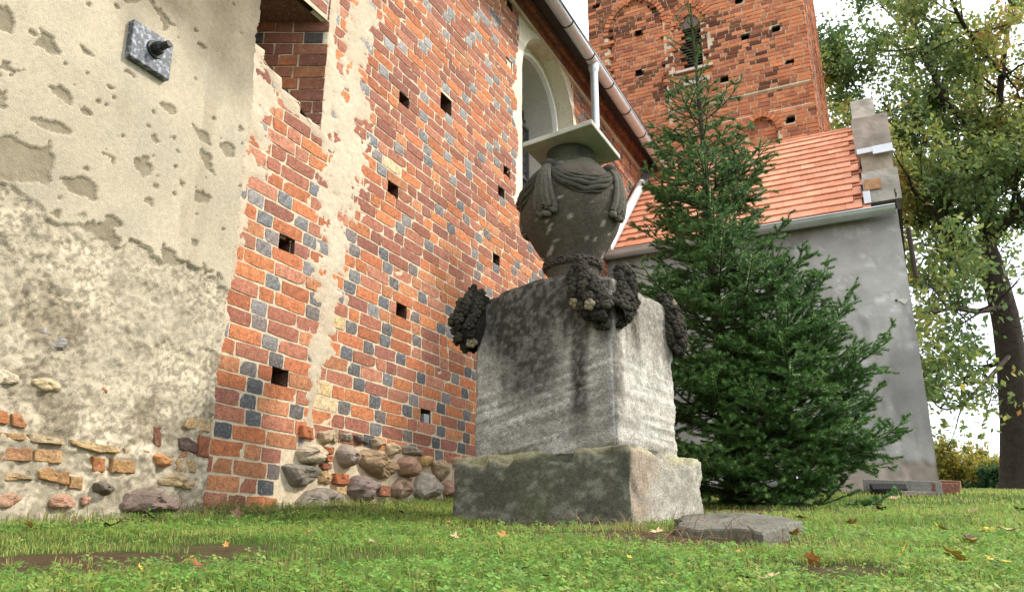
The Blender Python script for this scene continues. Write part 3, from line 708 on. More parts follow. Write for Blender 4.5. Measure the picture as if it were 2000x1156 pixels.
ST3 = [([(190, 735), (235, 680), (290, 715), (340, 745), (385, 780), (370, 832), (310, 825), (230, 790)], 400, (.34, .33, .33), .018, 'stone'),
 ([(-40, 930), (40, 932), (90, 975), (105, 1010), (-40, 1015)], 400, (.66, .58, .46), .03, 'stone'), ([(160, 1000), (200, 975), (310, 985), (340, 1020), (330, 1060), (230, 1055)], 400, (.58, .48, .32), .03, 'stone'),
 ([(530, 1020), (640, 1010), (630, 1060), (560, 1085)], 400, (.52, .27, .15), .015, 'stone'),
 ([(-30, 350), (40, 355), (50, 400), (35, 430), (-30, 425)], 680, ORG, .03, 'brick'), ([(60, 370), (110, 372), (150, 430), (140, 450), (60, 440)], 680, (.50, .24, .12), .028, 'brick'),
 ([(-30, 475), (140, 480), (135, 520), (-30, 512)], 680, TAN, .035, 'brick'), ([(155, 487), (360, 510), (358, 545), (160, 530)], 680, CRM, .04, 'brick'), ([(385, 512), (660, 560), (670, 590), (560, 588), (390, 548)], 680, (.60, .45, .25), .045, 'brick'), ([(695, 565), (840, 578), (838, 610), (700, 600)], 680, (.58, .47, .32), .03, 'brick'),
 ([(-30, 560), (180, 560), (178, 640), (-30, 635)], 680, (.48, .27, .15), .03, 'brick'), ([(185, 565), (345, 580), (342, 648), (182, 640)], 680, TAN, .03, 'brick'),
 ([(515, 610), (585, 618), (580, 700), (512, 690)], 680, ORG, .03, 'brick'), ([(625, 620), (755, 640), (752, 712), (620, 700)], 680, (.52, .32, .15), .035, 'brick'), ([(850, 600), (900, 590), (965, 630), (940, 675), (870, 665)], 680, (.54, .27, .12), .05, 'stone'),
 ([(990, 625), (1100, 635), (1098, 700), (990, 695)], 680, (.52, .40, .23), .03, 'brick'), ([(1045, 390), (1185, 405), (1182, 475), (1035, 450)], 680, (.66, .49, .26), .03, 'brick'), ([(1000, 510), (1060, 500), (1112, 540), (1108, 590), (1005, 570)], 680, (.13, .10, .09), .03, 'brick'), ([(1118, 490), (1178, 500), (1170, 615), (1108, 610)], 680, (.36, .14, .08), .03, 'brick'),
 ([(860, 440), (912, 445), (905, 555), (870, 550)], 680, (.24, .11, .075), .02, 'brick'), ([(210, 690), (270, 670), (300, 700), (380, 700), (375, 775), (210, 735)], 680, (.54, .32, .15), .04, 'brick'), ([(390, 725), (460, 725), (455, 800), (385, 790)], 680, (.52, .34, .17), .03, 'brick'),
 ([(525, 760), (570, 742), (625, 790), (595, 832), (540, 810)], 680, (.17, .145, .12), .06, 'stone'), ([(665, 880), (720, 800), (800, 782), (900, 805), (990, 860), (985, 930), (670, 930)], 680, (.23, .175, .155), .12, 'stone'),
 ([(275, 840), (380, 820), (435, 860), (430, 905), (280, 895)], 680, (.48, .29, .21), .03, 'stone'), ([(-30, 830), (90, 810), (140, 850), (60, 900), (-30, 900)], 680, (.46, .28, .20), .03, 'stone'), ([(880, 735), (960, 705), (1100, 740), (1090, 800), (900, 770)], 680, (.48, .37, .23), .035, 'stone'),
 ([(-30, 700), (100, 705), (190, 740), (-30, 745)], 680, (.55, .40, .24), .025, 'brick'), ([(450, 840), (505, 835), (500, 885), (455, 890)], 680, (.47, .27, .2), .02, 'stone'), ([(1020, 590), (1060, 585), (1055, 615), (1000, 612)], 680, (.4, .2, .12), .02, 'brick')]
for i, (p, oy, c, b, nm) in enumerate(ST3): stone_from_px(p, 0, oy, S1, XW + .012, b * (.42 if nm == 'brick' else .75), np.array(c) * .9, plaster, nm, i * 3 + 4)
PR = np.random.default_rng(5)

# ---- iron anchor plate with bolt
pl = [onx(*p, XW + .085)[1:] for p in [(263, 37), (340, 88), (331, 158), (254, 108)]]
pc = np.mean(pl, 0); mb = MB()
V = np.array([[x, *(q)] for x in (XW + .03, XW + .085) for q in pl])
mb.add(V, [[4, 5, 6, 7], [0, 4, 7, 3], [1, 2, 6, 5], [0, 1, 5, 4], [3, 7, 6, 2]], (.05, .05, .06))
ap = mb.build('anchor_plate', M['iron'], nave)
bv = ap.modifiers.new('bevel', 'BEVEL'); bv.width = .006; bv.segments = 2
mb = MB(); c0 = np.array([XW + .084, pc[0] + .012, pc[1] + .01])
mb.tube([c0, c0 + [.012, 0, 0]], [.052, .05], 16); mb.tube([c0 + [.01, 0, 0], c0 + [.05, .002, .004], c0 + [.055, .004, .004]], [.036, .034, .026], 8); mb.tube([c0 + [.05, 0, .004], c0 + [.10, .010, .012], c0 + [.104, .010, .012]], [.021, .020, .013], 10)
mb.build('bolt', M['black'], ap)

# ---- small louvred grille in the low putlog hole
r_ = hole_rects[6]
mb = MB(); mb.box((XW - .12, r_[0] + .055, r_[2] - .004), (XW - .004, r_[1] - .02, r_[3] - .035), (.5, .55, .6)); mb.build('vent_pipe', M['zinc'], nave)

# ---- eaves: corbelled cornice, soffit, roof, gutter, downpipe
GX = -3.06; GT = math.tan(R(-1.4))
def gz(y): return 6.03 + (y - 9) * GT
cornice = MB(); 
for k in range(int(13 / .14)):
    y = 3.3 + k * .14
    for lvl, (x1, z0) in enumerate([(XW + .05, 6.10), (XW + .11, 6.19)]):
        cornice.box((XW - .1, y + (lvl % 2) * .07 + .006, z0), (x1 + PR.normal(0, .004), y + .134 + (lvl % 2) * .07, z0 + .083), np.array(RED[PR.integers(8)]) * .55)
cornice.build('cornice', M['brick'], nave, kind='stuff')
mb = MB(); mb.box((XW - .12, 3.0, 6.28), (GX - .04, 16.2, 6.31), (.05, .04, .03)); mb.build('soffit_board', M['wood'], nave)
mb = MB(); mb.box((XW - .13, 3.0, 6.05), (XW + .02, 16.2, 6.285), (.3, .25, .2)); mb.build('wall_plate', M['mortar'], nave)
mb = MB(); dz = 4.2; mb.add([[GX - .02, -3, 6.16], [GX - .02, 16.2, 6.10], [GX - 3.6, 16.2, 6.10 + dz], [GX - 3.6, -3, 6.16 + dz], [GX - .02, -3, 6.22], [GX - .02, 16.2, 6.16], [GX - 3.6, 16.2, 6.17 + dz], [GX - 3.6, -3, 6.23 + dz]], [[0, 1, 2, 3], [7, 6, 5, 4], [0, 4, 5, 1]], (.08, .05, .04)); mb.build('roof', M['tilec'], nave)
ya = np.arange(1.0, 16.0, .25); a = np.linspace(R(-5), R(-175), 11)
V = []; 
for rad in (.078, .070):
    for y in ya:
        for t in a: V.append([GX + rad * math.cos(t), y, gz(y) + rad * math.sin(t)])
V = np.array(V); n = len(ya); F = np.vstack([grid_faces(n, 11), grid_faces(n, 11)[:, ::-1] + n * 11])
gut = link('gutter', mesh_np('gutter', V, F), nave, M['zinc'])
mb = MB(); mb.tube([[GX + .078, y, gz(y) + .002] for y in ya], .012, 8); mb.build('bead', M['zinc'], gut, True)
for y in np.arange(3.4, 15.5, .72):
    mb = MB(); mb.tube([[GX + .082 * math.cos(t), y, gz(y) + .082 * math.sin(t)] for t in np.linspace(R(0), R(-180), 12)], .007, 6); mb.build('bracket', M['black'], gut, True)
mb = MB(); mb.box((GX + .084, 1, 6.045), (GX + .090, 15.9, 6.06)); o = mb.build('drip_edge', M['black'], nave); 
o.rotation_euler = (0, 0, 0)
# downpipe swan neck
yd = onx(1160, 140, GX)[1]; zd = gz(yd)
mb = MB(); mb.lathe([(.07, zd - .055), (.068, zd - .12), (.05, zd - .17)], GX, yd, 16)
pth = [[GX, yd, zd - .15], [GX, yd, zd - .5], [GX, yd, zd - .95], [GX - .03, yd, zd - 1.05], [GX - .20, yd + .02, zd - 1.27], [XW + .12, yd + .02, zd - 1.43], [XW + .10, yd + .02, zd - 1.55], [XW + .10, yd + .02, 1.0]]
mb.tube(pth, .05, 14); mb.build('downpipe', M['zinc'], nave, True)

# ================================================================== TOWER
TY, TX0, TX1, TZ0, TZ1 = 16.0, -5.79, -.88, 3.5, 15.5
tower = thing('church_tower', 'tall square brick church tower with louvred window and blind arches', 'tower', ((TX0 + TX1) / 2, TY, .8))
def tp(px, py): q = ony(px, py, TY); return q[0], q[2]
def arch_region(x, z, cx, hw, zb, zs):
    return (np.abs(x - cx) < hw) & (z > zb) & ((z < zs) | (((np.abs(x - cx) + .25 * hw) ** 2 + (z - zs) ** 2) < (1.25 * hw) ** 2))
lx0, lz0 = tp(1331, 135); lx1, _ = tp(1372, 135); _, lzt = tp(1345, 5); LCX = (lx0 + lx1) / 2; LHW = (lx1 - lx0) / 2; LZS = tp(1340, 48)[1]
bx0, bz0 = tp(1192, 160); bx1, _ = tp(1300, 150); BCX = (bx0 + bx1) / 2; BHW = (bx1 - bx0) / 2; BZS = tp(1195, 70)[1]
cx0, cz0 = tp(1464, 300); cx1, _ = tp(1522, 300); CCX = (cx0 + cx1) / 2; CHW = (cx1 - cx0) / 2; CZS = tp(1470, 262)[1]
THOLES = [(1246, 63), (1247, 140), (1455, 73), (1515, 57), (1543, 122), (1544, 234), (1443, 1), (1164, 12), (1415, 155)]
thr = []
for h in THOLES:
    x, z = tp(*h); thr.append((x - .085, x + .085, z - .055, z + .055))
bandz = tp(1500, 172)[1]
def tdepth(x, z):
    d = np.zeros(np.shape(x))
    d = np.where(arch_region(x, z, BCX, BHW, bz0 - 3, BZS), .09, d)
    d = np.where(arch_region(x, z, LCX, LHW + .17, lz0 - .1, LZS), .07, d)
    d = np.where(arch_region(x, z, LCX, LHW, lz0, LZS), .42, d)
    d = np.where(arch_region(x, z, CCX, CHW, cz0 - 1, CZS), .12, d)
    d = np.where((z > bandz - .55) & (z < bandz - .05), np.maximum(d, .05), d)
    for r in thr: d = np.where(in_rect(x, z, r), .3, d)
    return d
xs = np.arange(TX0, TX1 + .01, .04); zs = np.arange(TZ0, TZ1, .04)
tcore = core_field(xs, zs, lambda u, v: tdepth(u, v) + .010, lambda u, v, d: np.stack([u, TY + d, v], 1), 'wall', tower, mat_col('tower_mortar', (.54, .44, .31), .95, .6, 40, .3, 4, .1, [(2.5, .5, .7, (.16, .12, .10), .6)]))
mb = MB(); mb.box((TX0 + .02, TY + .5, 0), (TX1 - .02, TY + 5.2, TZ1), (.5, .4, .3)); mb.add([[TX0 + .018, TY + .02, 0], [TX0 + .018, TY + .5, 0], [TX0 + .018, TY + .5, TZ1], [TX0 + .018, TY + .02, TZ1]], [[0, 1, 2, 3]]); mb.add([[TX1 - .018, TY + .02, 0], [TX1 - .018, TY + .5, 0], [TX1 - .018, TY + .5, TZ1], [TX1 - .018, TY + .02, TZ1]], [[3, 2, 1, 0]]); mb.build('tower_body', M['mortar'], tower)
TRED = [(.44, .155, .068), (.39, .135, .062), (.48, .18, .078), (.33, .115, .06), (.45, .17, .08), (.27, .095, .055), (.41, .145, .07)]
tr = np.random.default_rng(9)
trow = brick_rows(TX0, TX1, TZ0, TZ1 - .1, .094, .255, .125, .019, thr + [], tr, 'mixed')
def tvis(a, b, z0, z1):
    c = np.array([(a + b) / 2, TY, (z0 + z1) / 2]); dd = c @ FW; px = 1000 + FPX * (c @ RT) / dd; py = 578 - FPX * (c @ UP) / dd
    return (b - a) / np.linalg.norm(c) ** 2 if (-10 < py < 300 and 1140 < px < 1610 and py < 10 + (px - 1140) * .75) else 0
od = sorted(range(len(trow)), key=lambda i: -tvis(*trow[i][:4])); tl = set(od[:296])
mbt = MB(); tmesh = []
for k in range(6):
    V = np.array([[i * .5, j, k2 * .5] for i in (-1, 1) for j in (-.004, .1) for k2 in (-1, 1)], float) + tr.normal(0, .012, (8, 3)) * [1, .1, 2]
    me = mesh_np('brick', V, BOXF, None, False); me.materials.append(M['tbrick_obj']); tmesh.append((V, me))
darkband = lambda x, z: fbm(np.array([x * 1.1]), np.array([z * 1.6]), 80, 3)[0]
for i, (a, b, z0, z1, h) in enumerate(trow):
    cx, cz = (a + b) / 2, (z0 + z1) / 2
    d = float(tdepth(np.array([cx]), np.array([cz]))[0])
    if d > .25: continue
    c = np.array(TRED[tr.integers(len(TRED))]) * tr.uniform(.9, 1.2)
    n_ = darkband(cx, cz)
    if n_ > .54 and tr.random() < .6: c = c * .34
    off = d + tr.uniform(-.008, .006)
    V, me = tmesh[tr.integers(6)]
    if i in tl:
        o = bpy.data.objects.new('brick', me); COL.objects.link(o); o.parent = tcore
        o.location = (cx, TY + off, cz); o.scale = (b - a, 1, z1 - z0); o.color = (*c, 1)
    else:
        mbt.add(V * [b - a, 1, z1 - z0] + [cx, TY + off, cz], BOXF, c)
# sunny side face
for (a, b, z0, z1, h) in brick_rows(TY + .02, TY + 5.2, TZ0, TZ1 - .1, .094, .255, .125, .014, [], tr, 'mixed'):
    c = np.array(TRED[tr.integers(len(TRED))]) * tr.uniform(.8, 1.2); V = tmesh[0][0]
    mbt.box((TX1 - .1, a, z0), (TX1 + tr.normal(0, .004), b, z1), c)
mbt.build('brick', M['tbrick'], tcore, False, 'stuff')
for (a, b, c, d) in thr:
    y0, y1 = TY + .004, TY + .5; V = [[x, y, z] for x in (a + .01, b - .01) for y in (y0, y1) for z in (c + .008, d - .008)]
    MB().add(V, [[0, 1, 3, 2], [4, 6, 7, 5], [0, 2, 6, 4], [1, 5, 7, 3], [2, 3, 7, 6]], (.035, .02, .016)).build('putlog_hole', M['tbrick'], tcore)  # near-black lining paints the hole's inner shade
# brick arch rings
def arch_ring(cx, hw, zs, parent, yy, n=15, th=.12):
    for k in range(n):
        t0 = math.pi * k / n; 
        ex = 1.25 * hw
        def pt(t, r):
            s = 1 if t < math.pi / 2 else -1
            a0 = math.acos(.25 / 1.25) ; tt = (t if s > 0 else math.pi - t) / (math.pi / 2) * a0
            return np.array([cx + s * (-.25 * hw + (ex + r) * math.cos(tt)), 0, zs + (ex + r) * math.sin(tt)])
        q = [pt(t0 + .02, .0), pt(t0 + math.pi / n - .02, .0), pt(t0 + math.pi / n - .02, th), pt(t0 + .02, th)]
        V = np.array([p + [0, yy - .012, 0] for p in q] + [p + [0, yy + .08, 0] for p in q])
        c = np.array(TRED[tr.integers(len(TRED))]) * tr.uniform(.8, 1.2)
        o = MB().add(V, [[0, 3, 2, 1], [0, 1, 5, 4], [1, 2, 6, 5], [2, 3, 7, 6], [3, 0, 4, 7]], c).build('brick', M['tbrick'], parent)
arch_ring(LCX, LHW, LZS, tcore, TY + .06); arch_ring(LCX, LHW + .2, LZS, tcore, TY - .01, 19); arch_ring(CCX, CHW, CZS, tcore, TY - .01, 13); arch_ring(BCX, BHW, BZS, tcore, TY - .01, 21)
# louvres
mb = MB(); mb.box((LCX - LHW - .02, TY + .30, lz0 - .1), (LCX + LHW + .02, TY + .36, LZS + LHW * 1.3), (.02, .015, .015)); lw = mb.build('louvre_window', M['wood'], tower)
n = 15
for k in range(n):
    z = lz0 + .05 + k * (LZS - lz0) / n
    MB().add([[LCX - LHW, TY + .12, z], [LCX + LHW, TY + .12, z], [LCX + LHW, TY + .24, z + .10], [LCX - LHW, TY + .24, z + .10], [LCX - LHW, TY + .12, z + .018], [LCX + LHW, TY + .12, z + .018], [LCX + LHW, TY + .24, z + .118], [LCX - LHW, TY + .24, z + .118]], [[0, 3, 2, 1], [4, 5, 6, 7], [0, 1, 5, 4]], (.05, .04, .035)).build('slat', M['wood'], lw)
MB().box((LCX - LHW, TY + .10, LZS - .05), (LCX + LHW, TY + .30, LZS + LHW * 1.3), (.06, .045, .04)).build('head_panel', mat_col('brown_paint', (.12, .075, .065), .6, .2, 30, .2, 6, .3), lw)
sx0, sz0 = tp(1322, 142); sx1, _ = tp(1394, 130)
MB().add([[sx0, TY - .10, sz0 - .03], [sx1, TY - .10, sz0 - .03], [sx1, TY + .3, sz0 + .10], [sx0, TY + .3, sz0 + .10], [sx0, TY - .10, sz0 - .09], [sx1, TY - .10, sz0 - .09], [sx1, TY + .3, sz0 - .05], [sx0, TY + .3, sz0 - .05]], [[0, 1, 2, 3], [4, 7, 6, 5], [0, 4, 5, 1], [1, 5, 6, 2], [0, 3, 7, 4]], (.55, .45, .38)).build('sill', M['plaster'], lw)
MB().box((sx0 + .15, TY - .05, sz0 - .42), (sx1 - .1, TY + .05, sz0 - .30), (.5, .44, .38), jit=.012).build('stone_block', M['plaster'], tower)
mb = MB(); mb.tube([[TX1 + .05, TY - .03, z] for z in np.arange(4, 15.4, .5)], .009, 6); mb.build('lightning_conductor', M['lead'], tower, True)

# ================================================================== ANNEX
AY, AX0, AX1, AZE, ARY, ARZ = 10.15, XW, .20, 3.96, 12.40, 6.16
annex = thing('annex', 'low grey rendered annex with red tiled roof and stepped gable pier', 'building', (-1.6, AY, .6))
us = np.arange(AX0, AX1 + .001, .03); us[-1] = AX1; vs = np.arange(.2, AZE + .02, .03)
U_, T_ = np.meshgrid(us, vs, indexing='ij')
n1 = fbm(U_ * 2, T_ * 2, 15, 4); n2 = fbm(U_ * 14, T_ * 14, 17, 3)
stain = sstep(.55, .70, fbm(U_ * 3.5, T_ * 1.2, 27, 4))
lip = sstep(.95, .93, T_ + (fbm(U_ * 6, T_ * 2, 19, 3) - .5) * .22)
dents = sstep(.66, .72, fbm(U_ * 7, T_ * 7, 23, 3))
Yf = AY + (n1 - .5) * .03 + lip * .018 + dents * .010 + (n2 - .5) * .006
c = np.array([.38, .37, .36]) * (.65 + .7 * n1)[..., None] * (1 - lip[..., None]) + np.array([.42, .36, .31]) * (.7 + .6 * n2)[..., None] * lip[..., None]
c = np.where(dents[..., None] > .5, c * 1.25, c); c = c * (1 - .28 * stain[..., None])
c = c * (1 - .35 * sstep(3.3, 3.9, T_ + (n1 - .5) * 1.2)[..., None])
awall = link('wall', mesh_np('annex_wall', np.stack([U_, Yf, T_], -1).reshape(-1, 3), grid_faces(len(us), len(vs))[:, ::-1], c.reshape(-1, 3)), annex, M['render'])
mb = MB(); mb.box((AX0, AY + .06, 0), (AX1 - .002, 14.6, AZE - .02), (.3, .27, .25)); mb.add([[AX1, AY + .0, .2], [AX1, AY + .1, .2], [AX1, AY + .1, AZE], [AX1, AY, AZE]], [[0, 1, 2, 3]], (.3, .27, .25))
mb.add([[AX1 - .1, AY + .06, AZE - .1], [AX1 - .1, ARY, ARZ - .1], [AX1 - .1, 14.6, AZE - .1]], [[0, 1, 2]], (.3, .27, .25)); mb.build('body', M['render'], annex)
# chips of bright plaster where a hole is knocked through the render
hx = ony(1757, 588, AY); MB().add([hx + np.array([dx, -.012, dz]) for dx, dz in [(-.02, .02), (.05, .03), (.09, 0), (.05, -.05), (.02, -.02)]], [[0, 4, 3], [0, 3, 2], [0, 2, 1]], (.62, .58, .52)).build('chipped_patch', M['plaster'], annex)
MB().add([hx + np.array([dx - .035, -.014, dz]) for dx, dz in [(-.016, .02), (.012, .025), (.016, -.005), (-.008, -.008)]], [[0, 3, 2, 1]], (.01, .01, .01)).build('knocked_hole_shade', M['black'], annex)  # flat black patch standing in for the shade inside the hole
# roof deck and tiles
GX1 = -.16
sl_v = np.array([0, ARY - AY + .12, ARZ - AZE + .1]); SLN = np.linalg.norm(sl_v); sd = sl_v / SLN; sn = np.array([0, -sd[2], sd[1]])
e0 = np.array([0, AY - .12, AZE - .06])
def rp(x, t, h): return e0 + np.array([x, 0, 0]) + sd * t + sn * h
MB().add([rp(AX0, 0, 0), rp(GX1, 0, 0), rp(GX1, SLN, 0), rp(AX0, SLN, 0)], [[0, 1, 2, 3]], (.25, .09, .05)).build('roof_deck', M['tilec'], annex)
MB().add([rp(AX0, SLN, 0), rp(AX1, SLN, 0), [AX1, 14.75, AZE - .05], [AX0, 14.75, AZE - .05]], [[0, 1, 2, 3]], (.4, .15, .09)).build('back_slope', M['tilec'], annex)
rf = bpy.data.objects.new('roof', mesh_np('roof', np.array([rp(AX0, .02, .004), rp(GX1, .02, .004), rp(GX1, SLN - .02, .004), rp(AX0, SLN - .02, .004)]), np.array([[0, 1, 2, 3]]), np.full((4, 3), .2))); rf.data.materials.append(M['tilec']); COL.objects.link(rf); rf.parent = annex; rf.matrix_parent_inverse = Matrix.Translation(-annex.location)
NR, TWD = 15, .19
ex = SLN / NR
tv = np.array([rp(0, 0, 0) * 0 + np.array([a_ * TWD * .5 * .994, 0, 0]) + sd * t_ + sn * h_ for a_ in (-1, 1) for t_ in (0, ex * 1.18) for h_ in (0, .016)])
tv = tv + np.array([sn * (.026 if i in (0, 1, 4, 5) else .0) for i in range(8)])
tilem = []
for k in range(5):
    me = mesh_np('roof_tile', tv + tr.normal(0, .0012, tv.shape), BOXF, None, False); me.materials.append(M['tile']); tilem.append(me)
TC = [(.60, .25, .145), (.63, .275, .16), (.58, .24, .135), (.62, .28, .17), (.64, .29, .175), (.56, .225, .125)]
under = MB(); ncol = int((GX1 - AX0) / TWD) + 1
for r_i in range(NR):
    for k in range(ncol):
        x = AX0 + TWD * (k + .5 * (r_i % 2)); 
        if x + TWD / 2 > GX1 + .02: continue
        c = np.array(TC[tr.integers(6)]) * tr.uniform(.94, 1.06); tt = r_i * ex
        o = bpy.data.objects.new('roof_tile', tilem[tr.integers(5)]); COL.objects.link(o); o.parent = rf
        o.location = Vector(e0) + Vector((x, 0, 0)) + Vector(sd * (tt + .055)) + Vector(sn * .042); o.color = (*c, 1)
        under.add(tv + e0 + np.array([x + TWD * .5, 0, 0]) + sd * tt + sn * .012, BOXF, c * .92)
under.build('roof_tile', M['tilec'], rf, False, 'stuff')
for k in range(10):
    x0 = AX0 + k * .335
    if x0 > GX1: break
    mb = MB(); aa = np.linspace(R(-10), R(190), 9); V = []
    for xx, rr in ((x0, .10), (min(x0 + .36, GX1 + .02), .088)):
        for t in aa: V.append([xx, ARY + .0 + rr * math.cos(t), ARZ + .05 + rr * math.sin(t) * .8])
    mb.add(V, [[i, i + 1, 9 + i + 1, 9 + i] for i in range(8)], (.52, .19, .11)); mb.build('ridge_tile', M['tilec'], rf, True)
MB().add([rp(AX0 + .01, -.05, .12), rp(AX0 + .16, -.05, .10), rp(AX0 + .16, SLN, .10), rp(AX0 + .01, SLN, .12)], [[0, 1, 2, 3]], (.7, .7, .7)).build('flashing', M['zinc'], annex)
mb = MB(); mb.tube([rp(AX0 + .09, t, .14) for t in np.linspace(-.05, SLN * .75, 12)], .055, 12); mb.build('roof_drain_pipe', M['white'], annex, True)
# annex gutter
V = []; xa = np.linspace(AX0 + .02, AX1 - .02, 30); aa = np.linspace(R(-5), R(-175), 11)
for rad in (.085, .077):
    for x in xa:
        for t in aa: V.append([x, AY - .13 + rad * math.cos(t), AZE - .03 + rad * math.sin(t)])
F = np.vstack([grid_faces(30, 11)[:, ::-1], grid_faces(30, 11) + 330])
ag = link('gutter', mesh_np('gutter', np.array(V), F), annex, M['zinc'])
mb = MB(); mb.tube([[x, AY - .215, AZE - .028] for x in xa], .012, 8); mb.build('bead', M['zinc'], ag, True)
# parapet steps at the gable
def parapet(px0, px1, pyt, pyb, y, dep, nm, col, jit=.012):
    a_ = ony(px0, pyb, y); b_ = ony(px1, pyt, y); c_ = ony(px0, pyt, y)
    lo = (min(a_[0], c_[0]), y, a_[2]); hi = (b_[0], y + dep, max(b_[2], c_[2]))
    us = np.linspace(lo[0], hi[0], 14); vs = np.linspace(lo[2], hi[2], 16); U_, T_ = np.meshgrid(us, vs, indexing='ij')
    nn = fbm(U_ * 6, T_ * 6, 29, 4)
    cc = (np.array(col) * (.5 + 1.0 * nn)[..., None]).reshape(-1, 3)
    mb = MB(); mb.add(np.stack([U_, y + (nn - .5) * .05, T_], -1).reshape(-1, 3), grid_faces(14, 16)[:, ::-1], cc)
    mb.box((lo[0] + .002, y + .03, lo[2]), (hi[0] - .002, hi[1], hi[2]), np.array(col) * .9)
    return mb.build(nm, M['render'], annex), lo, hi
parapet(1690, 1754, 336, 398, AY + .05, .5, 'gable_step', (.36, .33, .29))
parapet(1686, 1741, 300, 345, AY + .55, .6, 'gable_step', (.34, .29, .23))
parapet(1671, 1734, 232, 303, AY + 1.15, .9, 'gable_pier', (.33, .28, .24))
g, lo, hi = parapet(1665, 1706, 199, 236, AY + 1.9, .5, 'gable_cap', (.46, .42, .37))
q0 = ony(1675, 305, AY + .55); q1 = ony(1740, 287, AY + .55)
MB().box((q0[0], AY + .48, q0[2]), (q1[0] + .02, AY + 1.15, q0[2] + .06), (.6, .6, .6), jit=.004).build('sheet_metal_cap', M['zinc'], annex)
qa = ony(1705, 300, AY + .45); MB().box((qa[0], AY + .44, qa[2] - .01), (qa[0] + .24, AY + .47, qa[2] + .10), (.6, .6, .6)).build('sheet_metal_fold', M['zinc'], annex)
qa = ony(1690, 398, AY - .02); MB().box((qa[0] - .01, AY - .03, qa[2]), (qa[0] + .07, AY + .3, qa[2] + .16), (.6, .6, .6)).build('flashing_kick', M['zinc'], annex)
cr_ = parapet(1690, 1720, 352, 372, AY + .02, .1, 'bare_brick_patch', (.40, .22, .12))
mb = MB(); mb.box((AX1 + .0, AY + .05, AZE + .0), (AX1 + .05, 14.4, AZE + .42), (.2, .15, .12)); mb.build('verge_board', M['wood'], annex)
mb = MB(); mb.tube([[AX1 + .10, AY + .5, z] for z in (AZE - .1, AZE - .75)], .03, 10); mb.build('downpipe', M['wood'], annex, True)

# ================================================================== URN MONUMENT
MA = R(9)
E1 = np.array([math.sin(MA), math.cos(MA), 0]); E2 = np.array([-math.cos(MA), math.sin(MA), 0]); EZ = np.array([0, 0, 1.])
MC0 = atf(1237, 1030, 4.0); PZT = atf(1237, 864, 4.0)[2]
PW1, PW2 = .905, 1.135
MCEN = MC0 + E1 * PW1 / 2 + E2 * PW2 / 2
mon = thing('urn_monument', 'weathered stone monument with draped urn on garlanded block and slab cap', 'monument', (MCEN[0], MCEN[1], MC0[2]))
def loc3(a, b, z): return np.array([MCEN[0], MCEN[1], 0]) + E1 * a + E2 * b + EZ * z
def rough_block(name, w1, w2, z0, z1, edge, chip, colf, parent, res=.016, seed=0, topf=None, bul=.012, relief=None):
    """hewn block: a dense box with rounded, chipped edges; local axes a (E1), b (E2), z"""
    def face(nu, nv): return grid_faces(nu, nv)
    h = z1 - z0; mb = MB()
    dims = [(w1, w2, h)]
    hx, hy = w1 / 2, w2 / 2
    def lin(a, b): return np.linspace(a, b, max(3, int(abs(b - a) / res) + 1))
    A, B, Zs = lin(-hx, hx), lin(-hy, hy), lin(z0, z1)
    sheets = []
    for s in (-1, 1):
        U, W = np.meshgrid(B, Zs, indexing='ij'); sheets.append((np.stack([np.full(U.shape, s * hx), U, W], -1), s < 0))
        U, W = np.meshgrid(A, Zs, indexing='ij'); sheets.append((np.stack([U, np.full(U.shape, s * hy), W], -1), s > 0))
    U, W = np.meshgrid(A, B, indexing='ij'); sheets.append((np.stack([U, W, np.full(U.shape, z1)], -1), False))
    for P, flip in sheets:
        nu, nv = P.shape[:2]; P = P.reshape(-1, 3)
        # distance to the nearest box edges -> chipped rounding
        da, db, dz_ = hx - np.abs(P[:, 0]), hy - np.abs(P[:, 1]), z1 - P[:, 2]
        s3 = np.sort(np.stack([da, db, dz_], 1), 1); d2 = s3[:, 1]
        kk = P[:, 0] * 1.7 + P[:, 2] * 1.1; k2 = P[:, 1] * 1.7 - P[:, 2] * .6 + P[:, 0] * .9
        er = edge * (.4 + 1.2 * fbm(kk * 5 + seed, k2 * 5, seed + 1, 3)) + chip * np.clip(fbm(kk * 3 + 7, k2 * 3 + seed, seed + 4, 3) - .56, 0, 1) * 5
        f = np.clip(1 - d2 / np.maximum(er, 1e-4), 0, 1)
        push = er * .45 * f ** 2
        nrm = np.stack([np.sign(P[:, 0]) * (da < er), np.sign(P[:, 1]) * (db < er), 1.0 * (dz_ < er)], 1)
        face_n = np.zeros_like(P); ax = np.argmin(np.abs(np.stack([da, db, dz_], 1)), 1)
        Q = P - nrm * push[:, None]
        disp = (fbm(kk * 4, k2 * 4 + seed, seed + 8, 4) - .5) * bul * 2 + (fbm(kk * 25, k2 * 25, seed + 12, 3) - .5) * .009
        if relief is not None: disp = disp + relief(P)
        for i in range(3):
            m_ = ax == i; sg = np.sign(P[:, i]) if i < 2 else np.ones(len(P))
            Q[:, i] += np.where(m_, disp * sg * np.clip(d2 / .01, 0, 1), 0)
        if topf is not None: Q[:, 2] += topf(P) * sstep(z0 + h * .6, z1, P[:, 2])
        C = colf(P, ax)
        Wd = np.array([MCEN[0], MCEN[1], 0]) + Q[:, :1] * E1 + Q[:, 1:2] * E2 + Q[:, 2:3] * EZ
        F = grid_faces(nu, nv)
        mb.add(Wd, F[:, ::-1] if flip else F, C)
    return mb.build(name, M['sandstone'], parent, True)
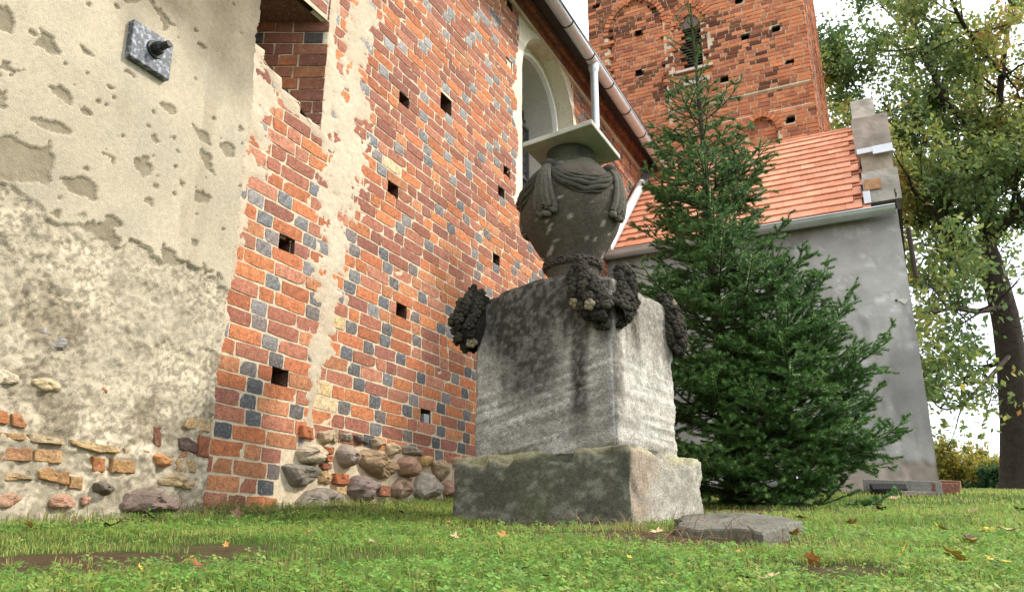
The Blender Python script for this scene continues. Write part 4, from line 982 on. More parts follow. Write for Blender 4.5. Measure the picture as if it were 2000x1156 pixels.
def plinth_col(P, ax):
    n1 = fbm(P[:, 0] * 4 + P[:, 1] * 3, P[:, 2] * 5, 3, 4)[:, None]; n2 = fbm(P[:, 0] * 16 + P[:, 1] * 14, P[:, 2] * 22, 6, 4)[:, None]
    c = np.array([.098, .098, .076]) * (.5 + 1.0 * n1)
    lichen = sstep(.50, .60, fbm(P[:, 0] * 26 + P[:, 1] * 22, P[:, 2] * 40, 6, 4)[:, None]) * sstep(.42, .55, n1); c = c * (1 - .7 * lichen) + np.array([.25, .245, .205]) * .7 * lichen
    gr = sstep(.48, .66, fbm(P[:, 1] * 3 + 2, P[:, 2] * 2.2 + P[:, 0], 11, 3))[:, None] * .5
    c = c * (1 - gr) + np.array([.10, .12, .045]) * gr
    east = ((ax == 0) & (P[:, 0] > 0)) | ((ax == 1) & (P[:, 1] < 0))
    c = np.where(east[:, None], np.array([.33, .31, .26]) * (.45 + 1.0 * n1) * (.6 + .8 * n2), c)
    rust = (sstep(.5, .62, fbm(P[:, 0] * 5, P[:, 2] * 5, 13, 3)) * ((ax == 1) & (P[:, 1] < 0)) * sstep(.1, -.4, P[:, 0]))[:, None] * .5
    c = c * (1 - rust) + np.array([.34, .22, .14]) * rust
    topm = sstep(PZT - .06, PZT, P[:, 2])[:, None] * sstep(.35, .6, n1) * .8
    return c * (1 - topm) + np.array([.40, .37, .23]) * topm
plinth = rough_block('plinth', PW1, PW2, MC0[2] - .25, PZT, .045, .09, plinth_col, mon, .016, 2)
BW1, BW2, BZ1 = .765, .925, PZT + .985
def block_col(P, ax):
    n1 = fbm(P[:, 0] * 4 + P[:, 1] * 3, P[:, 2] * 3, 23, 4)[:, None]; n2 = fbm(P[:, 0] * 18 + P[:, 1] * 16, P[:, 2] * 24, 26, 4)[:, None]
    paler = ((ax == 1) & (P[:, 1] < 0))[:, None]  # face towards the sun: sunlight painted in as lighter stone and crust
    base = np.where(paler, np.array([.46, .435, .385]), np.array([.335, .318, .295])) * (.6 + .8 * n2)
    # slanting tool grooves
    t = (P[:, 2] - .22 * (-P[:, 1]) if True else 0)
    g = np.abs(fbm(t * 26 + fbm(P[:, 1] * 2, P[:, 2] * 2, 3, 2) * 2.0, P[:, 1] * .6 + P[:, 0], 30, 3) - .5)[:, None]
    low = sstep(PZT + .45, PZT + .1, P[:, 2])[:, None]
    base = base * (1 - low * .35 * sstep(.16, .02, g))
    # pale slanting tool marks
    tt = P[:, 2] + .21 * P[:, 1] + .02 * P[:, 0]
    wl = fbm(tt * 62 + 1.6 * fbm(P[:, 1] * 3, P[:, 2] * 3, 3, 2), P[:, 1] * .7 + P[:, 0] * .7, 30, 3)
    ws = (sstep(.52, .60, wl) * sstep(PZT + .60, PZT + .30, P[:, 2] + .12 * P[:, 1]) * sstep(.30, .62, fbm(P[:, 1] * 3 + P[:, 0] * 4, P[:, 2] * 5, 39, 3)))[:, None] * np.where(paler, .4, .68)
    base = base * (1 - ws) + np.where(paler, np.array([.70, .68, .63]), np.array([.66, .64, .61])) * ws
    # dark crust running down from the top in streaks
    hz = (P[:, 2] - PZT) / (BZ1 - PZT)
    run = .6 * fbm(P[:, 1] * 6 + P[:, 0] * 6, P[:, 2] * .6, 35, 3) + .4 * fbm(P[:, 1] * 22 + P[:, 0] * 22, P[:, 2] * 1.2, 36, 3)
    def band(u, c_, w_, low): return np.exp(-((u - c_) / w_) ** 4) * sstep(low - .12, low + .18, hz)
    b_, a_ = P[:, 1], P[:, 0]
    left = np.maximum.reduce([band(b_, .06, .20, .26) * .95, band(b_, -.25, .055, .12), band(b_, .24, .03, .25) * .7, band(b_, .38, .04, .62) * .6])
    right = np.maximum.reduce([band(a_, -.12, .075, .50), band(a_, -.34, .05, .15) * .75, band(a_, .22, .05, .62) * .6])
    bandv = np.where(paler[:, 0], right, np.where((ax == 0) & (P[:, 0] < 0), left, .4 * sstep(.3, .7, hz)))
    topv = sstep(.52, .76, hz + (run - .5) * .6) * np.where(paler[:, 0], .62, 1)
    k = np.clip(np.maximum(bandv * (.35 + .65 * sstep(.34, .54, run + .08)), topv), 0, 1)
    mot = .72 + .28 * sstep(.40, .58, fbm(P[:, 0] * 48 + P[:, 1] * 44, P[:, 2] * 40, 38, 3))
    k = (k * mot * .95)[:, None]
    crust = np.where(paler, np.array([.075, .060, .043]), np.array([.030, .026, .020])) * (.6 + .8 * n2)
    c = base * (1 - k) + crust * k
    moss = (sstep(.06, .0, hz) * sstep(.4, .55, n1[:, 0]))[:, None] * .7
    return c * (1 - moss) + np.array([.12, .11, .05]) * moss
def grooves(P):
    t = P[:, 2] + .20 * P[:, 1] + .02 * P[:, 0]
    low = sstep(PZT + .62, PZT + .25, P[:, 2])
    g = fbm(t * 62 + 1.6 * fbm(P[:, 1] * 3, P[:, 2] * 3, 3, 2), P[:, 1] * .5 + P[:, 0] * .5, 30, 2)
    crack = np.exp(-((P[:, 2] - PZT - .30 + .17 * P[:, 1] + (fbm(P[:, 1] * 7, P[:, 1] * 0, 9, 3) - .5) * .05) / .006) ** 2) * (np.abs(P[:, 1]) < .28)
    return (g - .5) * .012 * low * (.4 + 1.2 * fbm(P[:, 1] * 4 + P[:, 0] * 4, P[:, 2] * 4, 37, 2)) - .012 * crack
def top_chip(P): return -.05 * sstep(.1, .5, np.abs(P[:, 1]) + np.abs(P[:, 0]) * .4) * fbm(P[:, 0] * 6, P[:, 1] * 6, 44, 3) - .05 * sstep(.30, .46, np.abs(P[:, 1]))
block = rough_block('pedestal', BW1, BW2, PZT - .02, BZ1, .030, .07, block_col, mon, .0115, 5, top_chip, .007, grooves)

# ---- flower garlands hanging over the corners
def blob_np(n=1):
    t = (1 + 5 ** .5) / 2
    v = np.array([[-1, t, 0], [1, t, 0], [-1, -t, 0], [1, -t, 0], [0, -1, t], [0, 1, t], [0, -1, -t], [0, 1, -t], [t, 0, -1], [t, 0, 1], [-t, 0, -1], [-t, 0, 1]], float)
    f = [[0, 11, 5], [0, 5, 1], [0, 1, 7], [0, 7, 10], [0, 10, 11], [1, 5, 9], [5, 11, 4], [11, 10, 2], [10, 7, 6], [7, 1, 8], [3, 9, 4], [3, 4, 2], [3, 2, 6], [3, 6, 8], [3, 8, 9], [4, 9, 5], [2, 4, 11], [6, 2, 10], [8, 6, 7], [9, 8, 1]]
    v /= np.linalg.norm(v[0]); v = list(v)
    for _ in range(n):
        cache = {}; nf = []
        def mid(a, b):
            k = (min(a, b), max(a, b))
            if k not in cache: m_ = v[a] + v[b]; v.append(m_ / np.linalg.norm(m_)); cache[k] = len(v) - 1
            return cache[k]
        for a, b, c in f: ab, bc, ca = mid(a, b), mid(b, c), mid(c, a); nf += [[a, ab, ca], [b, bc, ab], [c, ca, bc], [ab, bc, ca]]
        f = nf
    return np.array(v), np.array(f)
ICO1 = blob_np(1)
gr_ = np.random.default_rng(31)
def flower(mb, c, nrm, r):
    nrm = nrm / np.linalg.norm(nrm); u = np.cross(nrm, [0, 0, 1.]); u /= np.linalg.norm(u) + 1e-9; v = np.cross(nrm, u)
    col = np.array([.034, .030, .023]) * gr_.uniform(.6, 1.7)
    if gr_.random() < .04: col = np.array([.26, .22, .15])
    k = 5; a0 = gr_.uniform(0, 6)
    for i in range(k):
        a = a0 + i * 2 * math.pi / k; q = c + (u * math.cos(a) + v * math.sin(a)) * r * .55
        mb.add(ICO1[0] * r * .50 * gr_.uniform(.85, 1.15) @ np.eye(3) + q, ICO1[1], col * gr_.uniform(.85, 1.1))
    mb.add(ICO1[0] * r * .30 + c + nrm * r * .42, ICO1[1], col * 1.2)
def garland(paths, nm='garland'):
    mb = MB()
    for pts, rads, outn in paths:
        pts = np.array(pts); L = np.r_[0, np.cumsum(np.linalg.norm(np.diff(pts, axis=0), axis=1))]
        s = 0
        while s <= L[-1]:
            c = np.array([np.interp(s, L, pts[:, i]) for i in range(3)]); rad = np.interp(s, L, rads)
            q1 = np.array([np.interp(min(s + .02, L[-1]), L, pts[:, i]) for i in range(3)]) - np.array([np.interp(max(s - .02, 0), L, pts[:, i]) for i in range(3)])
            tdir = q1 / (np.linalg.norm(q1) + 1e-9)
            o = outn / np.linalg.norm(outn); sd_ = np.cross(tdir, o); sd_ /= np.linalg.norm(sd_) + 1e-9; o = np.cross(sd_, tdir)
            m_ = max(3, int(rad / .0165)); off = gr_.uniform(0, 1)
            for j in range(m_):
                a = math.pi * ((j + off * .8) / m_ * 1.35 - .675 + .12)
                dirv = o * math.cos(a) + sd_ * math.sin(a)
                flower(mb, c + dirv * rad * gr_.uniform(.9, 1.08), dirv, .036 * gr_.uniform(.8, 1.15))
            s += .046
        V, F = tube_np(pts, np.interp(L, L, rads) * .95, 12); mb.add(V, F, (.022, .02, .016))
    return mb.build(nm, M['sandstone'], block, True, 'stuff')
def corner(sa, sb, da=0, db=0, z=0): return loc3(sa * (BW1 / 2 + da), sb * (BW2 / 2 + db), BZ1 + z)
n_f = -E1 - E2
# front corner: two strands meeting in a loop
garland([([corner(-1, -1, -.02, -.20, -.01), corner(-1, -1, .0, -.185, -.07), corner(-1, -1, .008, -.145, -.18), corner(-1, -1, .01, -.07, -.27), corner(-1, -1, .01, .0, -.30)], [.045, .068, .075, .075, .068], -E1 - E2 * .2),
         ([corner(-1, -1, -.17, -.02, -.01), corner(-1, -1, -.16, .0, -.07), corner(-1, -1, -.13, .010, -.18), corner(-1, -1, -.06, .012, -.27), corner(-1, -1, .0, .01, -.30)], [.04, .06, .068, .072, .068], -E2 - E1 * .2)])
# left corner: one heavy bunch bulging past the edge
garland([([corner(-1, 1, -.01, -.04, -.02), corner(-1, 1, .0, -.0, -.10), corner(-1, 1, .0, .02, -.20), corner(-1, 1, .0, .02, -.28), corner(-1, 1, -.01, -.0, -.35)], [.06, .095, .115, .10, .05], -E1 + E2 * .8)])
# right corner
garland([([corner(1, -1, -.05, -.02, -.03), corner(1, -1, -.02, .0, -.14), corner(1, -1, -.015, .012, -.25), corner(1, -1, -.02, .01, -.35)], [.04, .065, .072, .045], -E2 + E1 * .5)])
garland([([corner(1, 1, -.02, .0, -.05), corner(1, 1, .01, .03, -.2), corner(1, 1, .0, .03, -.33)], [.04, .06, .04], E2 + E1)])

# ---- urn
UB = BZ1 - .02
URNX, URNY = MCEN[0], MCEN[1]
def zy(py):      # height on the urn axis seen at picture row py
    lo, hi = 0, 4
    for _ in range(50):
        m_ = (lo + hi) / 2; p = np.array([URNX, URNY, m_])
        if 578 - FPX * (p @ UP) / (p @ FW) > py: lo = m_
        else: hi = m_
    return lo
def prof_mesh(prof, name, mat, parent, colf, n=72, wob=.004):
    prof = np.array(prof); L = np.r_[0, np.cumsum(np.linalg.norm(np.diff(prof, axis=0), axis=1))]
    t = np.arange(0, L[-1], .014); r0 = np.interp(t, L, prof[:, 0]); z0 = np.interp(t, L, prof[:, 1])
    for _ in range(2): r0[1:-1] = (r0[:-2] + 2 * r0[1:-1] + r0[2:]) / 4; z0[1:-1] = (z0[:-2] + 2 * z0[1:-1] + z0[2:]) / 4
    a = np.linspace(0, 2 * np.pi, n, endpoint=False)
    RR, AA = np.meshgrid(r0, a, indexing='ij'); ZZ = np.repeat(z0[:, None], n, 1)
    nn = fbm(np.cos(AA) * 3 + 9, np.sin(AA) * 3 + ZZ * 5, 50, 4) - .5
    RR = RR + nn * wob
    V = np.stack([URNX + RR * np.cos(AA), URNY + RR * np.sin(AA), ZZ], -1).reshape(-1, 3)
    m_ = len(t); F = [[i * n + j, i * n + (j + 1) % n, (i + 1) * n + (j + 1) % n, (i + 1) * n + j] for i in range(m_ - 1) for j in range(n)]
    return link(name, mesh_np(name, V, np.array(F), colf(V)), parent, mat)
zc, zmax, ztop = zy(508) - .05, zy(402), zy(300) - .10
RM = .322
def ucol(V):
    n1 = fbm(V[:, 0] * 7 + V[:, 1] * 5, V[:, 2] * 4, 53, 4)[:, None]; n2 = fbm(V[:, 0] * 30 + V[:, 1] * 26, V[:, 2] * 8, 56, 3)[:, None]
    c = np.array([.078, .067, .054]) * (.65 + .7 * n1)
    run = sstep(.52, .68, fbm(V[:, 0] * 9 + V[:, 1] * 8, V[:, 2] * 1.6, 58, 3))[:, None] * .5
    c = c * (1 - run) + np.array([.088, .075, .060]) * run
    wh = sstep(.74, .79, fbm(V[:, 0] * 24 + V[:, 1] * 22, V[:, 2] * 18, 60, 3))[:, None]
    c = c * (1 - wh * .8) + np.array([.42, .39, .32]) * wh * .8
    up = sstep(zmax + .12, ztop - .02, V[:, 2])[:, None]
    return c * (1 - up) + np.array([.045, .05, .032]) * (.5 + n2) * up
prof = [(.155, UB), (.155, zc - .05), (.165, zc - .045), (.160, zc + .02), (.182, zc + .052), (.238, zc + .14), (.288, zc + .235), (.318, zc + .335), (RM, zmax), (.316, zmax + .07), (.298, zmax + .12), (.268, zmax + .165), (.225, zmax + .205), (.18, ztop - .006), (.162, ztop + .005), (.156, ztop + .015), (.152, ztop + .10), (.05, ztop + .10), (.002, ztop + .10)]
urn = prof_mesh(prof, 'urn', M['sandstone'], mon, ucol)
# laurel collar
mb = MB(); mb.lathe([(.155, zc - .036), (.172, zc - .026), (.178, zc), (.172, zc + .026), (.155, zc + .036)], URNX, URNY, 64, (.06, .05, .042))
for k in range(230):
    a = gr_.uniform(0, 2 * math.pi); t = gr_.uniform(-.9, .9); rr = .163 + .017 * math.cos(t)
    c = np.array([URNX + rr * math.cos(a), URNY + rr * math.sin(a), zc + .027 * math.sin(t)])
    mb.add(ICO1[0] * [.010, .010, .007] * gr_.uniform(.8, 1.2) + c, ICO1[1], np.array([.085, .070, .060]) * gr_.uniform(.6, 1.5))
mb.build('collar', M['sandstone'], urn, True)
def urn_r(z): return np.interp(z, [p[1] for p in prof[4:15]], [p[0] for p in prof[4:15]])
def upt(a, z, lift): r_ = urn_r(z) + lift; return np.array([URNX + r_ * math.cos(a), URNY + r_ * math.sin(a), z])
# angle facing the viewer
AV = math.atan2(-URNY, -URNX)
KN = [AV - 1.28, AV - .52, AV + .62, AV + 1.9, AV + 3.0, AV + 4.1]      # knots round the shoulder
KN = [AV - .50 + k * math.pi / 2 for k in range(4)]
zk = zmax + .165
ccl = np.array([.058, .055, .043])
mb = MB()
for i in range(len(KN)):
    a0, a1 = KN[i], KN[(i + 1) % len(KN)]
    if a1 < a0: a1 += 2 * math.pi
    span = a1 - a0
    if span > 1.9: continue
    for f_, (dz0, sag, rad, lift) in enumerate([(.014, .120, .010, .0), (.008, .138, .014, .003), (-.002, .158, .018, .005), (-.012, .180, .017, .004), (-.018, .198, .010, .0)]):
        pts = []; rr = []
        for t in np.linspace(0, 1, 22):
            a = a0 + span * t; s = 4 * t * (1 - t)
            z = zk + dz0 - sag * s ** .85 * min(1, span / 1.3) + .004 * math.sin(t * 23 + f_ * 2)
            pts.append(upt(a, z, lift + .006 * math.sin(t * 17 + f_))); rr.append(rad * (.62 + .5 * s))
        mb.tube(pts, rr, 8, ccl * gr_.uniform(.75, 1.3))
drap = mb.build('drapery', M['sandstone'], urn, True)
for i, a in enumerate(KN):
    mb = MB(); mb.add(ICO1[0] * [.048, .048, .040] + upt(a, zk + .004, .008), ICO1[1], ccl * .9)
    for f_ in range(9):
        b = a + (f_ - 4) * .036
        zt_, zb_ = zk - .01, zk - .295 + .015 * math.sin(f_ * 2.1)
        pts = [upt(a + (b - a) * (.45 + .55 * t) * (1 + .35 * t), zt_ + (zb_ - zt_) * t, .018 + .012 * math.cos((f_ - 4) / 4 * 1.3) - .004 * (f_ % 2)) for t in np.linspace(0, 1, 9)]
        mb.tube(pts, np.linspace(.014, .020, 9), 7, np.array([.115, .105, .088]) * gr_.uniform(.7, 1.15))
    for f_ in range(7):      # ragged hem
        b = a + (f_ - 3) * .058
        mb.add(ICO1[0] * [.021, .021, .024] * gr_.uniform(.8, 1.2) + upt(b, zk - .318 + gr_.uniform(-.014, .012), .020), ICO1[1], np.array([.16, .145, .12]) * gr_.uniform(.6, 1.2))
    mb.build('tassel', M['sandstone'], drap, True)
# loose square slab lying on the urn neck
SA, SB, SCc = [onz(*p, ztop + .10)[:2] for p in [(1020, 288), (1156, 242), (1212, 312)]]
mb = MB(); zs0 = ztop + .10; th = .034
Acn = np.array(SA); Bcn = np.array(SB); Ccn = np.array(SCc); Dcn = Acn + Ccn - Bcn
cen2 = (Acn + Ccn) / 2
q = [Acn, Bcn, Ccn, Dcn]
q = [cen2 + (p - cen2) for p in q]
V = np.array([[*p, zs0] for p in q] + [[*p, zs0 + th] for p in q])
mb.add(V, [[3, 2, 1, 0], [4, 5, 6, 7], [0, 1, 5, 4], [1, 2, 6, 5], [2, 3, 7, 6], [3, 0, 4, 7]], (.44, .45, .40))
slab = mb.build('cap_slab', mat_col('marble_slab', (.40, .39, .35), .7, .3, 40, .2, 9, .3, [(6, .5, .7, (.22, .23, .17), .6)]), urn)
bv = slab.modifiers.new('bevel', 'BEVEL'); bv.width = .006; bv.segments = 2

# ================================================================== LAWN THINGS
# broken stone slab by the plinth
P = [onground(*p) for p in [(1318, 1044), (1500, 1068), (1572, 1044), (1470, 1022), (1330, 1024)]]
def slab_stone():
    outl = np.array([p[:2] for p in P]); c = outl.mean(0); zg = ground_z(*c)
    Q = []; n = len(outl)
    for i in range(n):
        for t in np.linspace(0, 1, 10, endpoint=False): Q.append(outl[i] * (1 - t) + outl[(i + 1) % n] * t)
    Q = np.array(Q); Q = Q + (np.stack([vnoise(Q[:, 0] * 12, Q[:, 1] * 12, 1), vnoise(Q[:, 0] * 12 + 5, Q[:, 1] * 12, 2)], 1) - .5) * .06
    m_ = len(Q); V = []
    for sc_, z in [(1.02, -.1), (1.0, .022), (.992, .046), (.975, .053), (.8, .056), (.6, .055), (.4, .056), (.2, .055)]:
        q = c + (Q - c) * sc_
        zz = ground_z(q[:, 0], q[:, 1]) + z - .025 * sstep(.10, -.40, (q - c) @ RT[:2]) * (z > 0) + (fbm(q[:, 0] * 18, q[:, 1] * 18, 5, 3) - .5) * .014 * (z > 0)
        V += [[*a, b] for a, b in zip(q, zz)]
    V = np.array(V); F = [[k * m_ + i, k * m_ + (i + 1) % m_, (k + 1) * m_ + (i + 1) % m_, (k + 1) * m_ + i] for k in range(7) for i in range(m_)]
    b0 = 7 * m_; V = np.vstack([V, [[*c, zg + .055]]]); F3 = [[b0 + i, b0 + (i + 1) % m_, len(V) - 1] for i in range(m_)]
    cc = np.array([.20, .19, .155]) * (.35 + .9 * fbm(V[:, 0] * 9, V[:, 1] * 9, 7, 4))[:, None]
    o = link('stone_slab', mesh_np('stone_slab', V, [np.array(F), np.array(F3)], cc, False), None, M['sandstone'])
    tag(o, 'flat broken grey stone slab lying in the grass before the monument', 'slab')
slab_stone()
# rubble at the foot of the annex
def put_box(name, label, cat, px, py, f, size, rz, col, mat, tilt=0, lift=0, group=None):
    p = atf(px, py, f); z = float(ground_z(p[0], p[1])) + lift
    mb = MB(); sx, sy, sz = size
    us = np.linspace(-.5, .5, 8)
    mb.box((-sx / 2, -sy / 2, -sz * .2), (sx / 2, sy / 2, sz * .8), col, jit=.008)
    o = mb.build(name, mat, None, False); o.location = (p[0], p[1], z); o.rotation_euler = (tilt, R(3), rz)
    bv = o.modifiers.new('bevel', 'BEVEL'); bv.width = .008; bv.segments = 2
    return tag(o, label, cat, group)
put_box('stone_block', 'long low grey stone block against the annex wall foot', 'block', 1760, 945, 8.85, (.75, .22, .14), R(6), (.26, .25, .23), M['sandstone'], 0, .02)
put_box('roof_tile', 'black curved tile leaning on the stone block by annex', 'tile', 1735, 950, 8.7, (.34, .18, .05), R(10), (.02, .02, .022), M['sandstone'], R(22), .05)
put_box('loose_brick', 'dark red loose brick lying outside the annex corner', 'brick', 1842, 950, 8.7, (.26, .13, .12), R(25), (.20, .085, .055), M['brick'], 0, .02)
put_box('broken_brick', 'broken brown brick behind the dark red brick at annex corner', 'brick', 1850, 938, 9.4, (.25, .14, .14), R(-10), (.22, .12, .075), M['brick'], R(5), .03)
put_box('flat_stone', 'small flat stone in dry grass before the annex corner', 'stone', 1790, 958, 8.4, (.30, .2, .06), R(15), (.25, .2, .16), M['sandstone'], 0, .0)
# grey pipe lying behind the spruces
p = atf(1482, 962, 8.6); mb = MB(); zz = float(ground_z(p[0], p[1])) + .10
mb.tube([[p[0] - .75, p[1], zz], [p[0] + .6, p[1] + .05, zz]], .085, 20)
tag(mb.build('drain_pipe', M['zinc'], None, True), 'pale grey pipe lying on the ground behind the spruces', 'pipe')

# ================================================================== SPRUCES
def needles_from_segs(S, D, N, L, newf, r, per=33, nl=.028, nw=.0070):
    """S start, D unit dir, N unit normal, L length, newf 0..1 -> triangles covering the twigs with needles"""
    n = len(S); t = (np.arange(per)[None, :] + r.random((n, per))) / per
    phi = r.random((n, per)) * 2 * np.pi
    B = np.cross(D, N)
    rad = N[:, None] * np.cos(phi)[..., None] + B[:, None] * np.sin(phi)[..., None]
    base = S[:, None] + D[:, None] * (t * L[:, None])[..., None]
    ln = nl * (.75 + .5 * r.random((n, per)))
    dirv = D[:, None] * .62 + rad * .80
    tip = base + dirv * ln[..., None]
    side = np.cross(dirv, rad + D[:, None] * .3); side /= np.linalg.norm(side, axis=-1, keepdims=True) + 1e-9
    V = np.stack([base - side * nw / 2, base + side * nw / 2, tip], 2).reshape(-1, 3)
    F = np.arange(len(V)).reshape(-1, 3)
    dark = np.array([.058, .140, .032]); lite = np.array([.23, .39, .095])
    k = (newf[:, None] * .8 + r.random((n, per)) * .35 - .1).clip(0, 1)
    C = dark + (lite - dark) * k[..., None]
    C = C * (.75 + .5 * r.random((n, 1, 1)))
    return V, F, np.repeat(C.reshape(-1, 3), 3, 0)
def unit(v): return v / (np.linalg.norm(v) + 1e-9)
def spruce(name, label, base, top, radf, levels, seed, extra=(), thin=.84):
    r = np.random.default_rng(seed); base = np.array(base, float); top = np.array(top, float); H = np.linalg.norm(top - base)
    t_ = thing(name, label, 'spruce', tuple(base), 'spruces beside the monument')
    wood = MB(); pts = [base + (top - base) * k + np.array([r.normal(0, .012), r.normal(0, .012), 0]) * (0 < k < 1) for k in np.linspace(0, 1, 14)]
    tr_ = MB(); tr_.tube(pts, np.interp(np.linspace(0, 1, 14), [0, .6, .85, 1], [.07 * H / 5.2, .035 * H / 5.2, .016, .007]), 10); tr_.build('trunk', M['sprucebark'], t_, True)
    SEG = []
    def limb(p0, d0, length, up, newf, depth):
        n = max(2, int(length / (.085 if depth == 0 else .075))); p = p0.copy(); d = unit(d0); pl_ = [p.copy()]
        for i in range(n):
            s = i / n
            d = unit(d + np.array([0, 0, up * (.6 + 1.6 * s) / n]) + r.normal(0, .045, 3))
            q = p + d * length / n; nn = unit(np.cross(d, [.3, .2, 1.]))
            bare = depth == 0 and s < .16
            if not bare: SEG.append((p, d, nn, length / n, newf * sstep(.55, 1, s)))
            if depth < 2 and s > (.12 if depth == 0 else .2):
                side = unit(np.cross(d, [0, 0, 1.])); rem = length * (1 - s)
                for sg in (-1, 1):
                    if r.random() < (.80 if depth == 0 else .72):
                        bl = min(.46, (rem * .62 + .05)) * r.uniform(.6, 1.1) if depth == 0 else min(.15, rem * .55 + .03) * r.uniform(.6, 1.1)
                        if bl > .05:
                            dd = unit(d * .75 + side * sg * .75 + np.array([0, 0, r.normal(-.12 if depth == 0 else 0, .20)]))
                            limb(p + d * r.random() * length / n, dd, bl, up * .25 - .06, newf, depth + 1)
            p = q; pl_.append(p.copy())
        if depth == 0: wood.tube(pl_, np.linspace(.010 * length + .003, .0025, len(pl_)), 6, cap=False)
        elif length > .2 or depth == 2 and length > .14: wood.tube(pl_, np.linspace(.005, .002, len(pl_)), 4, cap=False)
    a0 = r.uniform(0, 6)
    for k in range(levels):
        s = ((k + .5) / levels); s = s ** .92
        pc = base + (top - base) * (.015 + .945 * s)
        nb = 8 if s < .6 else (6 if s < thin else 3)
        for j in range(nb):
            a = a0 + k * 2.4 + j * 2 * math.pi / nb + r.normal(0, .2)
            rad = radf(s) * r.uniform(.55, 1.2)
            el = np.interp(s, [0, .3, .7, .9, 1], [-.10, .08, .35, .8, 1.1]) + r.normal(0, .22)
            d = np.array([math.cos(a) * math.cos(el), math.sin(a) * math.cos(el), math.sin(el)])
            limb(pc + np.array([0, 0, r.normal(0, .03)]), d, rad, np.interp(s, [0, .5, 1], [.55, .45, .2]), 1, 0 if s < thin else 2)
    for (p0, d0, ln, up) in extra: limb(np.array(p0), np.array(d0), ln, up, 1, 0)
    for i in range(6):      # the bare leader
        q = top - (top - base) / H * (.09 * i); SEG.append((q - unit(top - base) * .09, unit(top - base), np.array([1., 0, 0]), .09, .2))
    S = np.array([x[0] for x in SEG]); D = np.array([x[1] for x in SEG]); N = np.array([x[2] for x in SEG]); L = np.array([x[3] for x in SEG]); nf = np.array([x[4] for x in SEG])
    V, F, C = needles_from_segs(S, D, N, L, nf, r)
    wood.build('branch', M['sprucebark'], t_, True, 'stuff')
    o = link('crown', mesh_np('crown', V, F, C, False), t_, M['needle']); o['kind'] = 'stuff'
    return len(SEG)
b1 = atf(1432, 985, 6.9); b1[2] = ground_z(b1[0], b1[1]) - .05
t1 = atf(1349, 8, 6.9); t1[:2] = b1[:2] + np.array([-.03, 0])
hh = t1[2] - b1[2]
n1_ = spruce('spruce_tree', 'tall narrow spruce with bare leader rising before the tower', b1, t1, lambda s: float(np.interp(s, [0, .1, .35, .55, .72, .83, .86, 1], [1.02, 1.08, .92, .70, .48, .36, .32, .26])), 29, 3, (), .80)
b2 = atf(1560, 990, 6.6); b2[2] = ground_z(b2[0], b2[1]) - .05
t2 = atf(1532, 460, 6.6); t2[:2] = b2[:2]
def tip_branch(px, py, f, z0, up=.55):
    tip = atf(px, py, f); p0 = np.array([b2[0], b2[1], b2[2] + z0]); v = tip - p0; ln = np.linalg.norm(v) * 1.02
    d = unit(v - np.array([0, 0, up * .42 * ln])); return (p0, d, ln, up)
ext = [tip_branch(1690, 548, 6.4, 1.2), tip_branch(1750, 630, 6.4, .85), tip_branch(1715, 725, 6.3, .6), tip_branch(1700, 785, 6.5, .45), tip_branch(1610, 500, 6.5, 1.5), tip_branch(1690, 890, 6.2, .2, .3), tip_branch(1700, 690, 6.1, .6), tip_branch(1660, 600, 6.1, 1.0)]
n2_ = spruce('spruce_tree', 'shorter bushy spruce spreading in front of the grey annex', b2, t2, lambda s: float(np.interp(s, [0, .15, .5, .8, 1], [.78, .84, .66, .40, .20])), 20, 8, ext)
print('spruce segs', n1_, n2_)

